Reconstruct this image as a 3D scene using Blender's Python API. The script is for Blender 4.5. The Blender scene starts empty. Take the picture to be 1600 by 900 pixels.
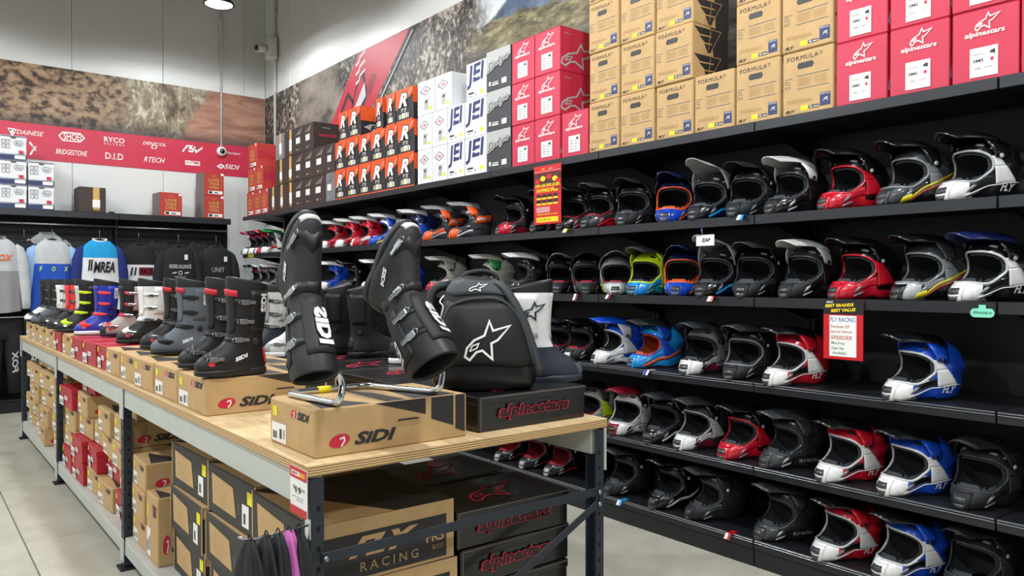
import bpy, math, random
import numpy as np
from mathutils import Matrix, Vector
random.seed(7)
SC = bpy.context.scene
COL = SC.collection

# ------------------------------------------------------------------ camera, world, exposure
CAM_H, FOC, YAW, PITCH = 1.5, 1190.0, math.radians(38.8), math.radians(-0.52)
cd = bpy.data.cameras.new('camera'); cam = bpy.data.objects.new('camera', cd); COL.objects.link(cam)
cd.sensor_width = 36.0; cd.lens = 36.0 * FOC / 1600.0; cd.clip_start = 0.05; cd.clip_end = 100
cam.location = (0, 0, CAM_H); cam.rotation_euler = (math.pi / 2 + PITCH, 0, -YAW)
SC.camera = cam
W = bpy.data.worlds.new('world'); SC.world = W; W.use_nodes = True
W.node_tree.nodes['Background'].inputs[0].default_value = (0.93, 0.96, 1.0, 1)
W.node_tree.nodes['Background'].inputs[1].default_value = 0.09
SC.view_settings.view_transform = 'Standard'; SC.view_settings.look = 'None'
SC.view_settings.gamma = 1.0; SC.view_settings.use_curve_mapping = False
SC.view_settings.exposure = 0.18
LAMP_W = 420.0

# ------------------------------------------------------------------ helpers
def lin(c):
    if isinstance(c, str):
        c = c.lstrip('#'); c = [int(c[i:i + 2], 16) / 255 for i in (0, 2, 4)]
        c = [x / 12.92 if x <= .04045 else ((x + .055) / 1.055) ** 2.4 for x in c]
    return (c[0], c[1], c[2], 1.0)

class NT:
    """small node-tree helper"""
    def __init__(s, name):
        s.m = bpy.data.materials.new(name); s.m.use_nodes = True
        s.t = s.m.node_tree; s.b = s.t.nodes['Principled BSDF']
    def n(s, typ, **kw):
        o = s.t.nodes.new('ShaderNode' + typ)
        for k, v in kw.items():
            if k.startswith('i_'):
                key = k[2:]; key = int(key) if key.isdigit() else key.replace('_', ' ')
                if hasattr(v, 'is_output'): s.t.links.new(v, o.inputs[key])
                else: o.inputs[key].default_value = v
            else: setattr(o, k, v)
        return o
    def link(s, a, b): s.t.links.new(a, b)
    def obj(s, scale=(1, 1, 1), loc=(0, 0, 0)):
        tc = s.n('TexCoord'); mp = s.n('Mapping'); s.link(tc.outputs['Object'], mp.inputs[0])
        mp.inputs['Scale'].default_value = scale; mp.inputs['Location'].default_value = loc
        return mp.outputs[0]
    def noise(s, vec, scale=5, detail=4, rough=.55, dist=0):
        o = s.n('TexNoise', i_Scale=scale, i_Detail=detail, i_Roughness=rough, i_Distortion=dist)
        s.link(vec, o.inputs['Vector']); return o.outputs[0]
    def ramp(s, fac, stops, interp='LINEAR'):
        o = s.n('ValToRGB'); r = o.color_ramp; r.interpolation = interp
        while len(r.elements) < len(stops): r.elements.new(.5)
        for e, (p, c) in zip(r.elements, stops): e.position = p; e.color = lin(c) if not isinstance(c, float) else (c, c, c, 1)
        s.link(fac, o.inputs[0]); return o.outputs[0]
    def mix(s, fac, a, b, mode='MIX'):
        o = s.n('Mix', data_type='RGBA', blend_type=mode)
        for k, v in ((0, fac), (6, a), (7, b)):
            if hasattr(v, 'is_output'): s.link(v, o.inputs[k])
            else: o.inputs[k].default_value = v if k == 0 else lin(v)
        return o.outputs[2]
    def math(s, op, a, b=0.0, c=0.0):
        o = s.n('Math', operation=op)
        for k, v in enumerate((a, b, c)):
            if hasattr(v, 'is_output'): s.link(v, o.inputs[k])
            else: o.inputs[k].default_value = v
        return o.outputs[0]
    def sep(s, vec):
        o = s.n('SeparateXYZ'); s.link(vec, o.inputs[0]); return o.outputs
    def bump(s, h, strength=.3, dist=.01):
        o = s.n('Bump', i_Strength=strength, i_Distance=dist); s.link(h, o.inputs['Height'])
        s.link(o.outputs[0], s.b.inputs['Normal'])

MATS = {}
def M(name, col='#888888', rough=.5, metal=0.0, var=.06, scale=9.0, coat=0.0, bump=0.0, emit=0.0):
    """plain procedural material: a colour with a little noise variation"""
    if name in MATS: return MATS[name]
    k = NT(name); v = k.obj()
    c = lin(col)
    nz = k.noise(v, scale, 3)
    lo = [max(0, x * (1 - var)) for x in c[:3]]; hi = [min(1, x * (1 + var)) for x in c[:3]]
    r = k.ramp(nz, [(.3, lo), (.7, hi)])
    k.link(r, k.b.inputs['Base Color'])
    k.b.inputs['Roughness'].default_value = rough; k.b.inputs['Metallic'].default_value = metal
    if coat: k.b.inputs['Coat Weight'].default_value = coat; k.b.inputs['Coat Roughness'].default_value = .06
    if bump: k.bump(k.noise(v, scale * 6, 4), bump, .004)
    if emit:
        k.b.inputs['Emission Color'].default_value = c; k.b.inputs['Emission Strength'].default_value = emit
    MATS[name] = k.m; return k.m

def chamfer(sx, sy, sz, c=.003):
    """chamfered box, origin at the middle of its base"""
    x, y = sx / 2, sy / 2; c = min(c, x * .45, y * .45, sz * .45)
    V = []; 
    for X, Y, Z in [(a, b, d) for a in (-1, 1) for b in (-1, 1) for d in (0, 1)]:
        zz = sz if Z else 0; dz = -c if Z else c
        V += [(X * x, Y * (y - c), zz + dz), (X * (x - c), Y * y, zz + dz), (X * (x - c), Y * (y - c), zz)]
    I = lambda a, b, d, k: ((a * 2 + b) * 2 + d) * 3 + k
    Fc = []
    for a in (0, 1):
        q = [I(a, 0, 0, 0), I(a, 1, 0, 0), I(a, 1, 1, 0), I(a, 0, 1, 0)]; Fc.append(q if a else q[::-1])
        q = [I(0, a, 0, 1), I(1, a, 0, 1), I(1, a, 1, 1), I(0, a, 1, 1)]; Fc.append(q[::-1] if a else q)
        q = [I(0, 0, a, 2), I(1, 0, a, 2), I(1, 1, a, 2), I(0, 1, a, 2)]; Fc.append(q if a else q[::-1])
    for a in (0, 1):
        for b in (0, 1):
            q = [I(a, b, 0, 0), I(a, b, 0, 1), I(a, b, 1, 1), I(a, b, 1, 0)]; Fc.append(q if a == b else q[::-1])
            q = [I(a, 0, b, 0), I(a, 0, b, 2), I(a, 1, b, 2), I(a, 1, b, 0)]; Fc.append(q[::-1] if a == b else q)
            q = [I(0, a, b, 1), I(0, a, b, 2), I(1, a, b, 2), I(1, a, b, 1)]; Fc.append(q if a == b else q[::-1])
            for d in (0, 1):
                q = [I(a, b, d, 0), I(a, b, d, 1), I(a, b, d, 2)]; Fc.append(q[::-1] if (a + b + d) % 2 else q)
    return V, Fc

TXT = {}
def text2d(s, shear=0.0, bold=0.0, space=1.0):
    """outline text -> (verts Nx2 normalised to 0..1 box, faces)"""
    key = (s, shear, bold, space)
    if key in TXT: return TXT[key]
    cu = bpy.data.curves.new('t', 'FONT'); cu.body = s; cu.size = 1; cu.shear = shear; cu.offset = bold
    cu.space_character = space; cu.resolution_u = 2; cu.align_x = 'LEFT'
    ob = bpy.data.objects.new('t', cu)
    me = bpy.data.meshes.new_from_object(ob)
    v = np.array([tuple(x.co)[:2] for x in me.vertices]) if len(me.vertices) else np.zeros((3, 2))
    f = [tuple(p.vertices) for p in me.polygons]
    bpy.data.objects.remove(ob); bpy.data.curves.remove(cu); bpy.data.meshes.remove(me)
    lo, hi = v.min(0), v.max(0); v = (v - lo) / np.maximum(hi - lo, 1e-6)
    TXT[key] = (v, f); return TXT[key]

def stroke2d(pts, w, closed=False):
    """ribbon along a 2D polyline"""
    P = np.array(pts, float); n = len(P); V = []; Fc = []
    for i in range(n):
        a = P[(i - 1) % n] if (closed or i) else P[i]; b = P[(i + 1) % n] if (closed or i < n - 1) else P[i]
        d0 = P[i] - a; d1 = b - P[i]
        d0 = d0 / (np.linalg.norm(d0) + 1e-9); d1 = d1 / (np.linalg.norm(d1) + 1e-9)
        t = d0 + d1
        if np.linalg.norm(t) < 1e-6: t = d1 if np.linalg.norm(d1) > 0 else d0
        t /= np.linalg.norm(t); nn = np.array([-t[1], t[0]])
        ref = d1 if np.linalg.norm(d1) > .5 else d0
        cs = max(.45, abs(float(nn @ np.array([-ref[1], ref[0]]))))
        V += [tuple(P[i] + nn * w / 2 / cs), tuple(P[i] - nn * w / 2 / cs)]
    for i in range(n if closed else n - 1):
        j = (i + 1) % n; Fc.append((2 * i, 2 * i + 1, 2 * j + 1, 2 * j))
    return np.array(V), Fc

class MB:
    """mesh builder: collects geometry with per-face material index"""
    def __init__(s): s.v = []; s.f = []; s.m = []; s.sm = []
    def add(s, V, Fc, mi=0, mat=None, smooth=False):
        o = len(s.v)
        if mat is not None: V = [tuple(mat @ Vector(p)) for p in V]
        s.v += [tuple(map(float, p)) for p in V]
        for q in Fc: s.f.append(tuple(int(i) + o for i in q)); s.m.append(mi if not hasattr(mi, '__len__') else 0); s.sm.append(smooth)
        return s
    def box(s, c, d, ch=.003, mi=0, rot=None):
        """centre c, size d"""
        V, Fc = chamfer(*d, ch); T = Matrix.Translation(c)
        if rot is not None: T = T @ rot
        return s.add(V, Fc, mi, T @ Matrix.Translation((0, 0, -d[2] / 2)))
    def tube(s, path, r, n=8, mi=0, caps=True, smooth=True, closed=False):
        P = [Vector(p) for p in path]; rr = r if hasattr(r, '__len__') else [r] * len(P); V = []; Fc = []
        up = None; N = len(P)
        for i, p in enumerate(P):
            if closed: t = (P[(i + 1) % N] - P[i - 1]).normalized()
            else: t = ((P[min(i + 1, N - 1)] - P[max(i - 1, 0)])).normalized()
            if up is None: up = Vector((0, 0, 1)) if abs(t.z) < .9 else Vector((1, 0, 0))
            a = t.cross(up).normalized(); b = a.cross(t).normalized(); up = b
            for k in range(n):
                an = 2 * math.pi * k / n; V.append(p + (a * math.cos(an) + b * math.sin(an)) * rr[i])
        for i in range(N if closed else N - 1):
            j = (i + 1) % N
            for k in range(n): Fc.append((i * n + k, i * n + (k + 1) % n, j * n + (k + 1) % n, j * n + k))
        if caps and not closed: Fc.append(tuple(range(n))[::-1]); Fc.append(tuple((N - 1) * n + k for k in range(n)))
        return s.add(V, Fc, mi, None, smooth)
    def lathe(s, prof, n=20, mi=0, mat=None, smooth=True):
        V = []; Fc = []
        for (r, z) in prof:
            for k in range(n): a = 2 * math.pi * k / n; V.append((r * math.cos(a), r * math.sin(a), z))
        for i in range(len(prof) - 1):
            for k in range(n): Fc.append((i * n + k, i * n + (k + 1) % n, (i + 1) * n + (k + 1) % n, (i + 1) * n + k))
        return s.add(V, Fc, mi, mat, smooth)
    def loft(s, rings, mi=0, cap0=True, cap1=True, smooth=True, mis=None):
        n = len(rings[0]); V = [p for r in rings for p in r]
        for i in range(len(rings) - 1):
            pass
        o = len(s.v); s.v += [tuple(map(float, p)) for p in V]
        for i in range(len(rings) - 1):
            for k in range(n):
                s.f.append((o + i * n + k, o + i * n + (k + 1) % n, o + (i + 1) * n + (k + 1) % n, o + (i + 1) * n + k))
                s.m.append(mi if mis is None else mis(i, k)); s.sm.append(smooth)
        if cap0: s.f.append(tuple(o + k for k in range(n))[::-1]); s.m.append(mi if mis is None else mis(0, 0)); s.sm.append(False)
        if cap1: s.f.append(tuple(o + (len(rings) - 1) * n + k for k in range(n))); s.m.append(mi if mis is None else mis(len(rings) - 2, 0)); s.sm.append(False)
        return s
    def grid(s, G, mi=0, smooth=True, thick=0.0, flip=False):
        """G: rows x cols array of points, optional thickness along the vertex normals"""
        G = np.asarray(G, float); R_, C_ = G.shape[:2]; o = len(s.v)
        du = np.gradient(G, axis=1); dv = np.gradient(G, axis=0); nn = np.cross(du, dv)
        nn /= np.linalg.norm(nn, axis=2, keepdims=True) + 1e-12
        if flip: nn = -nn
        id_ = lambda i, j, L=0: o + L * R_ * C_ + i * C_ + j
        s.v += [tuple(p) for p in G.reshape(-1, 3)]
        def q(a):
            s.f.append(tuple(a[::-1]) if flip else tuple(a)); s.m.append(mi); s.sm.append(smooth)
        for i in range(R_ - 1):
            for j in range(C_ - 1): q((id_(i, j), id_(i, j + 1), id_(i + 1, j + 1), id_(i + 1, j)))
        if thick:
            s.v += [tuple(p) for p in (G - nn * thick).reshape(-1, 3)]
            for i in range(R_ - 1):
                for j in range(C_ - 1): q((id_(i, j, 1), id_(i + 1, j, 1), id_(i + 1, j + 1, 1), id_(i, j + 1, 1)))
            for j in range(C_ - 1):
                q((id_(0, j, 1), id_(0, j + 1, 1), id_(0, j + 1), id_(0, j))); q((id_(R_ - 1, j), id_(R_ - 1, j + 1), id_(R_ - 1, j + 1, 1), id_(R_ - 1, j, 1)))
            for i in range(R_ - 1):
                q((id_(i, 0), id_(i + 1, 0), id_(i + 1, 0, 1), id_(i, 0, 1))); q((id_(i, C_ - 1, 1), id_(i + 1, C_ - 1, 1), id_(i + 1, C_ - 1), id_(i, C_ - 1)))
        return s
    def flat(s, V2, Fc, T, off=0.0, mi=0):
        """2D mesh placed by frame T=(origin, u, v, n)"""
        O, u, v, n = [Vector(a) for a in T]
        return s.add([O + u * float(p[0]) + v * float(p[1]) + n * off for p in V2], Fc, mi)
    def rect(s, T, x, y, w, h, off=.0008, mi=0):
        return s.flat([(x, y), (x + w, y), (x + w, y + h), (x, y + h)], [(0, 1, 2, 3)], T, off, mi)
    def text(s, T, t, x, y, w, h, off=.0012, mi=0, shear=0.0, bold=0.0, space=1.0, slant=0.0):
        v, f = text2d(t, shear, bold, space)
        return s.flat(np.c_[x + v[:, 0] * w, y + v[:, 1] * h + v[:, 0] * slant], f, T, off, mi)
    def stroke(s, T, pts, w, closed=False, off=.0012, mi=0):
        v, f = stroke2d(pts, w, closed); return s.flat(v, f, T, off, mi)
    def poly(s, T, pts, off=.001, mi=0): return s.flat(pts, [tuple(range(len(pts)))], T, off, mi)
    def mesh(s, name, mats):
        me = bpy.data.meshes.new(name); me.from_pydata(s.v, [], s.f)
        for m in (mats if isinstance(mats, (list, tuple)) else [mats]): me.materials.append(m)
        me.polygons.foreach_set('material_index', s.m); me.polygons.foreach_set('use_smooth', s.sm); me.update()
        return me

def link(name, data, parent=None, loc=None, rotz=None, mtx=None):
    o = bpy.data.objects.new(name, data); COL.objects.link(o)
    if parent is not None: o.parent = parent
    if mtx is not None: o.matrix_local = mtx
    else:
        if loc is not None: o.location = loc
        if rotz is not None: o.rotation_euler = (0, 0, rotz)
    return o
def tag(o, label=None, cat=None, group=None, kind=None):
    if label: o['label'] = label
    if cat: o['category'] = cat
    if group: o['group'] = group
    if kind: o['kind'] = kind
    return o
def part(name, mb, mats, parent, **kw): return link(name, mb.mesh(name, mats), parent, **kw)
def empty(name, loc=(0, 0, 0), rotz=0.0, mtx=None):
    o = link(name, None, None, loc, rotz, mtx); o.empty_display_size = .1; return o

# pixel ray of the 1600x900 photograph -> point on a world plane (used to measure real positions)
_F = np.array([math.sin(YAW) * math.cos(PITCH), math.cos(YAW) * math.cos(PITCH), math.sin(PITCH)])
_R = np.array([math.cos(YAW), -math.sin(YAW), 0]); _U = np.cross(_R, _F)
def ray(px, py=440): return _F + (px - 800) / FOC * _R - (py - 450) / FOC * _U
def onx(px, py, x): d = ray(px, py); return d * (x / d[0]) + [0, 0, CAM_H]
def ony(px, py, y): d = ray(px, py); return d * (y / d[1]) + [0, 0, CAM_H]
def onz(px, py, z): d = ray(px, py); return d * ((z - CAM_H) / d[2]) + [0, 0, CAM_H]
def yx(px, x): return float(onx(px, 440, x)[1])
def xy(px, y): return float(ony(px, 440, y)[0])
ORD = ['first', 'second', 'third', 'fourth', 'fifth', 'sixth', 'seventh', 'eighth', 'ninth', 'tenth', 'eleventh', 'twelfth', 'thirteenth']

# ------------------------------------------------------------------ shared materials
black = M('black_paint', '#16181c', .45); steelblk = M('shelf_black', '#17191d', .42, var=.1, scale=3)
white = M('white_print', '#eceae6', .55, var=.02); yellow = M('yellow_sticker', '#e8dc1e', .6, var=.03)
redp = M('red_print', '#c4213c', .5, var=.03); darkp = M('dark_print', '#2a2728', .6, var=.05)
kraft = M('kraft_card', '#bb9a6b', .8, var=.07, scale=14, bump=.05); chrome = M('chrome', '#d8dce0', .16, 1.0, var=.02)
steel = M('zinc_steel', '#9aa0a4', .35, .9); greyp = M('grey_print', '#77706a', .7); tanp = M('tan_print', '#b08f5e', .7)
# ================================================================== STRUCTURE
WX, WY, ZC = 4.12, 10.8, 7.0          # right wall, back wall, ceiling
XL, YN = -9.0, -6.0
def concrete():
    k = NT('concrete_floor'); v = k.obj()
    a = k.noise(v, 1.1, 6, .6, .6); b = k.noise(v, 9, 5, .6); c = k.noise(k.obj((1, 1, 1), (3, 1, 0)), 60, 3)
    col = k.ramp(a, [(.25, '#b7b4a6'), (.5, '#c6c3b5'), (.75, '#d0cdc0')])
    col = k.mix(.30, col, k.ramp(b, [(.3, '#a29d90'), (.65, '#d5d1c5')]), 'MULTIPLY')
    sp = k.ramp(c, [(.66, 0.0), (.74, 1.0)])
    col = k.mix(k.math('MULTIPLY', sp, .35), col, '#6d675e')
    k.link(col, k.b.inputs['Base Color'])
    k.link(k.ramp(b, [(.3, .30), (.7, .48)]), k.b.inputs['Roughness']); k.bump(c, .08, .003)
    return k.m
CONC = concrete()
def wallmat(name):
    k = NT(name); v = k.obj()
    a = k.noise(v, .8, 4); col = k.ramp(a, [(.3, '#d3d6d3'), (.7, '#dddfdc')])
    w = k.n('TexWave', i_Scale=14.0, i_Distortion=0.0, bands_direction='X'); k.link(v, w.inputs['Vector'])
    k.link(col, k.b.inputs['Base Color']); k.b.inputs['Roughness'].default_value = .42; k.bump(w.outputs[0], .05, .002)
    return k.m
WALLM = wallmat('wall_panel_white')
# floor slabs with control joints
fl = tag(link('floor', MB().box((-2.4, 2.4, -.03), (13.6, 17.2, .05), .001).mesh('floor', [M('joint_filler', '#6f695f', .9)])), kind='structure')
xs = [XL, -5.2, -2.2, .55, WX + .1]; ys = [YN, -2.4, 1.2, 5.13, WY + .1]
for i in range(4):
    for j in range(4):
        V, Fc = chamfer(xs[i + 1] - xs[i] - .008, ys[j + 1] - ys[j] - .008, .03, .003)
        link('floor_slab', MB().add(V, Fc).mesh('floor_slab', [CONC]), fl, ((xs[i] + xs[i + 1]) / 2, (ys[j] + ys[j + 1]) / 2, -.03))
tag(link('ceiling', MB().box((-2.4, 2.4, ZC + .05), (13.6, 17.2, .1)).mesh('ceiling', [M('ceiling_grey', '#55514d', .8)])), kind='structure')
# insulated wall panels with tongue joints
wb = tag(link('wall_back', MB().box(((XL + WX) / 2, WY + .09, ZC / 2), (WX - XL, .04, ZC)).mesh('wall_back', [M('panel_joint', '#c4c6c3', .8)])), kind='structure')
sx = [xy(p, WY) for p in (-30, 114, 256, 383)]; pw = (sx[3] - sx[0]) / 3
edges = [XL]; e = sx[0]
while e > XL + .3: edges.insert(1, e); e -= pw
edges += sx[1:] + [WX]
for a, b in zip(edges[:-1], edges[1:]):
    V, Fc = chamfer(b - a - .004, .07, ZC, .004)
    link('wall_panel', MB().add(V, Fc).mesh('wall_panel', [WALLM]), wb, ((a + b) / 2, WY + .035, 0))
wr = tag(link('wall_right', MB().box((WX + .09, (YN + WY) / 2, ZC / 2), (.04, WY - YN, ZC)).mesh('wall_right', [M('panel_joint')])), kind='structure')
e0 = yx(626, WX); edges = [WY]; e = yx(454, WX)
edges += [e, e0]
while edges[-1] > YN + 1.5: edges.append(edges[-1] - (e - e0))
edges.append(YN)
for a, b in zip(edges[:-1], edges[1:]):
    V, Fc = chamfer(a - b - .004, .07, ZC, .004)
    link('wall_panel', MB().add(V, Fc).mesh('wall_panel', [WALLM]), wr, ((WX + .035), (a + b) / 2, 0), math.pi / 2)
tag(link('wall_left', MB().box((XL - .05, (YN + WY) / 2, ZC / 2), (.1, WY - YN, ZC)).mesh('wall_left', [WALLM])), kind='structure')

# ---------------------------------------------------------------- printed wall murals
def mural_back_mat():
    k = NT('mural_dirt_print'); v = k.obj(); X = k.sep(v)[0]; Z = k.sep(v)[2]
    # sand with hoof-like hollows
    n1 = k.noise(k.obj((1.5, 1, 2.0)), 6.5, 5, .5, .25)
    sand = k.ramp(n1, [(.38, '#3a2f27'), (.45, '#6a5543'), (.52, '#967b60'), (.68, '#b0957a')])
    n2 = k.noise(k.obj((1, 1, .55)), 11, 6, .7, 1.2); n2b = k.noise(k.obj((1, 1, .8)), 3, 3)
    sh = k.ramp(k.math('ADD', k.math('MULTIPLY', n2, .7), k.math('MULTIPLY', n2b, .4)), [(.42, '#4d3b2e'), (.5, '#7d6a52'), (.58, '#8f8670'), (.66, '#cfc5ae')])
    n3 = k.noise(k.obj((.8, 1, 3.5), (0, 0, 1)), 2.2, 4, .5, 1.5)
    trk = k.ramp(n3, [(.3, '#8a604e'), (.5, '#a97c67'), (.7, '#b88d78')])
    wob = k.math('MULTIPLY', k.math('SUBTRACT', k.noise(v, 2.2, 4), .5), 1.3)
    t = k.math('ADD', X, wob)
    a = k.n('MapRange', i_1=2.05, i_2=2.3); k.link(t, a.inputs[0])
    t2 = k.math('SUBTRACT', k.math('ADD', X, k.math('MULTIPLY', wob, .35)), k.math('MULTIPLY', k.math('SUBTRACT', Z, 3.5), .55))
    b = k.n('MapRange', i_1=2.95, i_2=3.05); k.link(t2, b.inputs[0])
    col = k.mix(b.outputs[0], k.mix(a.outputs[0], sand, sh), trk)
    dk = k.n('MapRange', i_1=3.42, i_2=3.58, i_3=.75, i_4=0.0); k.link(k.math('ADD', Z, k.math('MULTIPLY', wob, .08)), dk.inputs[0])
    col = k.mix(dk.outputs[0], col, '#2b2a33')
    k.link(col, k.b.inputs['Base Color']); k.b.inputs['Roughness'].default_value = .55
    return k.m
def mural_right_mat():
    k = NT('mural_hills_print'); v = k.obj(); Y = k.sep(v)[1]; Z = k.sep(v)[2]
    n1 = k.noise(k.obj((1, 1, .8)), 22, 5, .6, .3); n0 = k.noise(v, 1.6, 4)
    bush = k.ramp(k.math('ADD', k.math('MULTIPLY', n1, .75), k.math('MULTIPLY', n0, .35)), [(.44, '#171516'), (.53, '#3f3935'), (.60, '#6b645a'), (.68, '#b8b0a4')])
    n2 = k.noise(k.obj((1, .9, 1.6)), 2.0, 4)
    dust = k.ramp(n2, [(.38, '#4d463f'), (.5, '#7d746b'), (.65, '#91887e')])
    wob = k.math('SUBTRACT', k.noise(v, 1.6, 5, .6), .5)
    d = k.n('MapRange', i_1=8.35, i_2=8.6); k.link(k.math('ADD', Y, k.math('MULTIPLY', wob, 2.2)), d.inputs[0])
    e = k.n('MapRange', i_1=9.5, i_2=9.8); k.link(k.math('ADD', Y, k.math('MULTIPLY', wob, 1.6)), e.inputs[0])
    col = k.mix(k.math('SUBTRACT', d.outputs[0], e.outputs[0]), bush, dust)
    # hillside, mountain, sky towards the near end
    grass = k.ramp(k.noise(k.obj((1, .5, 1.6)), 9, 5, .65), [(.38, '#40392b'), (.52, '#6e6648'), (.66, '#9a9272')])
    gro = k.ramp(k.noise(k.obj((1, .5, 2.2)), 7, 5, .6), [(.35, '#332f2d'), (.55, '#5b564f'), (.7, '#827a6e')])
    hz = k.math('ADD', Z, k.math('MULTIPLY', wob, .35))
    lineA = k.math('SUBTRACT', hz, k.math('MULTIPLY_ADD', Y, .05, 3.42))      # grass slope line
    gmask = k.n('MapRange', i_1=-.22, i_2=-.12); k.link(lineA, gmask.inputs[0])
    land = k.mix(gmask.outputs[0], gro, grass)
    mt = k.ramp(k.noise(k.obj((1, .8, 1.2)), 3.5, 5, .6), [(.35, '#2f3c4f'), (.6, '#5a6b80'), (.75, '#7f90a0')])
    peak = k.math('SUBTRACT', k.math('ADD', Z, k.math('MULTIPLY', wob, .25)), k.math('SUBTRACT', 4.28, k.math('ABSOLUTE', k.math('MULTIPLY', k.math('SUBTRACT', Y, 4.55), .55))))
    smask = k.n('MapRange', i_1=-.01, i_2=.02); k.link(peak, smask.inputs[0])
    far = k.mix(smask.outputs[0], mt, '#c9cdd0')
    fmask = k.n('MapRange', i_1=.1, i_2=.13); k.link(lineA, fmask.inputs[0])
    near = k.mix(fmask.outputs[0], land, far)
    nm = k.n('MapRange', i_1=5.75, i_2=5.4); k.link(k.math('ADD', Y, k.math('MULTIPLY', wob, 1.4)), nm.inputs[0])
    col = k.mix(nm.outputs[0], col, near)
    k.link(col, k.b.inputs['Base Color']); k.b.inputs['Roughness'].default_value = .5
    return k.m
def panel_yz(x0, x1, z0, z1, t, ax, at):
    if ax == 'y': return MB().box(((x0 + x1) / 2, at - t / 2, (z0 + z1) / 2), (x1 - x0, t, z1 - z0), .001)
    return MB().box((at - t / 2, (x0 + x1) / 2, (z0 + z1) / 2), (t, x1 - x0, z1 - z0), .001)
MZ0, MZR0, MZR1, MZ1 = 2.97, 2.97, 3.40, 4.12
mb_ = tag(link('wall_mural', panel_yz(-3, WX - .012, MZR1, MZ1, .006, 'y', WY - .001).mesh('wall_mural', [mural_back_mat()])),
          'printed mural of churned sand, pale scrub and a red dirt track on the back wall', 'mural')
band = tag(link('logo_banner', panel_yz(-3, WX - .012, MZR0, MZR1, .007, 'y', WY - .001).mesh('logo_banner', [M('banner_red', '#c62d49', .45, var=.03)])),
           'long red banner printed with two rows of white brand logos below the dirt mural', 'banner')
mr_ = tag(link('wall_mural', panel_yz(-3, WY - .012, 2.3, MZ1, .006, 'x', WX - .001).mesh('wall_mural', [mural_right_mat()])),
          'printed mural of scrub, grassy hills and mountains on the wall above the helmet shelves', 'mural')
# logos on the red banner
TB = ((0, WY - .009, 0), (1, 0, 0), (0, 0, 1), (0, -1, 0))
def blogo(parts, name='logo'):
    mb = MB()
    for p in parts: p(mb)
    part(name, mb, [white, redp], band)
def bt(s, px, py, wpx, hpx, **kw):
    a = ony(px, py, WY); sc = (ony(px + 10, py, WY) - a)[0] / 10; sz = (a - ony(px, py + 10, WY))[2] / 10
    return lambda mb: mb.text(TB, s, a[0] - wpx * sc / 2, a[2] - hpx * sz / 2, wpx * sc, hpx * sz, **kw)
def bs(pts, w, closed=False):
    P = [(ony(px, py, WY)[0], ony(px, py, WY)[2]) for px, py in pts]
    return lambda mb: mb.stroke(TB, P, w, closed)
blogo([bt('DAINESE', 47, 208, 42, 7, shear=.3, bold=.004), bs([(14, 201), (24, 203), (19, 211)], .02, True), bs([(15, 202), (19, 205), (23, 204)], .02)])
blogo([bt('SHOEI', 113, 214, 28, 11, bold=.015), bs([(92, 212), (98, 206.5), (125, 209), (131.5, 216), (125, 222), (98, 219.5)], .014, True)])
blogo([bt('RYCO', 178.5, 219, 32, 8, bold=.015), bt('FILTERS', 178.5, 226, 31, 3, space=1.6)])
blogo([bt('DENICOL', 241, 225, 36, 5, shear=.3, bold=.008), bt('D', 241, 230, 9, 6, bold=.008)])
blogo([bs([(285, 237), (292, 228), (299, 228.5), (296, 232), (303, 233), (300, 237), (294, 236)], .022), bs([(303, 229), (306, 238), (316, 231)], .022)], 'logo')
blogo([bt('Motorsport', 364, 240, 22, 5, shear=.2, bold=.004)])
blogo([bt('TE', 53, 232, 8, 7, bold=.004), bs([(46, 222), (53, 232), (47, 242)], .02)])
blogo([bt('BRIDGESTONE', 112, 238.5, 49, 8, shear=.25, bold=.008)])
blogo([bt('D.I.D', 178.5, 244.5, 28, 10, bold=.008)])
blogo([bt('RTECH', 241, 250, 33, 8, shear=.35, bold=.008)])
blogo([lambda mb: mb.rect(TB, *(lambda a, b: (a[0], b[2], b[0] - a[0], a[2] - b[2]))(ony(289, 250.5, WY), ony(312, 259.5, WY)), .0008, 0), bt('m/PMJ', 300.5, 255, 20, 6, off=.0016, mi=1, bold=.004)])
blogo([bt('SIDI', 362, 261, 24, 7, shear=.3, bold=.015), bs([(340, 260), (345, 257), (349, 260), (345, 263)], .02, True)])
# slanted red rider stripe on the right mural
TR = ((WX - .008, 0, 0), (0, -1, 0), (0, 0, 1), (-1, 0, 0))
def rp(px, py): a = onx(px, py, WX - .007); return (-a[1], a[2])
st = MB()
zt = MZ1 - .01
def zline(p0, p1):   # clamp a slanted stripe to the mural's height
    a, b = np.array(rp(*p0)), np.array(rp(*p1)); g = lambda z: tuple(a + (b - a) * (z - a[1]) / (b[1] - a[1]))
    return g(2.32), g(zt)
def slant(p0, p1, q0, q1, off, mi):
    (a0, a1), (b0, b1) = zline(p0, p1), zline(q0, q1); st.poly(TR, [a0, b0, b1, a1], off, mi)
slant((518, 193), (560, 85), (570, 193), (640, 45), .001, 0)
slant((580, 180), (643, 42), (591, 170), (652, 40), .0012, 1)
part('mural_stripe', st, [M('mural_red', '#bd2b40', .5), darkp], mr_)
lg = MB()
lg.stroke(TR, [rp(*p) for p in [(533, 178), (544, 148), (552, 160), (549, 172), (560, 125), (568, 112), (572, 150), (566, 168)]], .05, False, .002, 0)
lg.poly(TR, [rp(*p) for p in [(552, 175), (570, 128), (572, 150), (560, 172)]], .0022, 1)
for dy in (0, 9, 18): lg.stroke(TR, [rp(*p) for p in [(556, 132 - dy * 1.6), (561, 126 - dy * 1.6), (563, 118 - dy * 1.6), (571, 108 - dy * 1.6)]], .03, False, .0022, 1)
part('mural_logo', lg, [darkp, M('pale_print', '#c9cbd0', .6)], mr_)
g2 = MB(); g2.stroke(TR, [rp(*p) for p in [(590, 165), (645, 46)]], .02, False, .002, 0)
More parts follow.
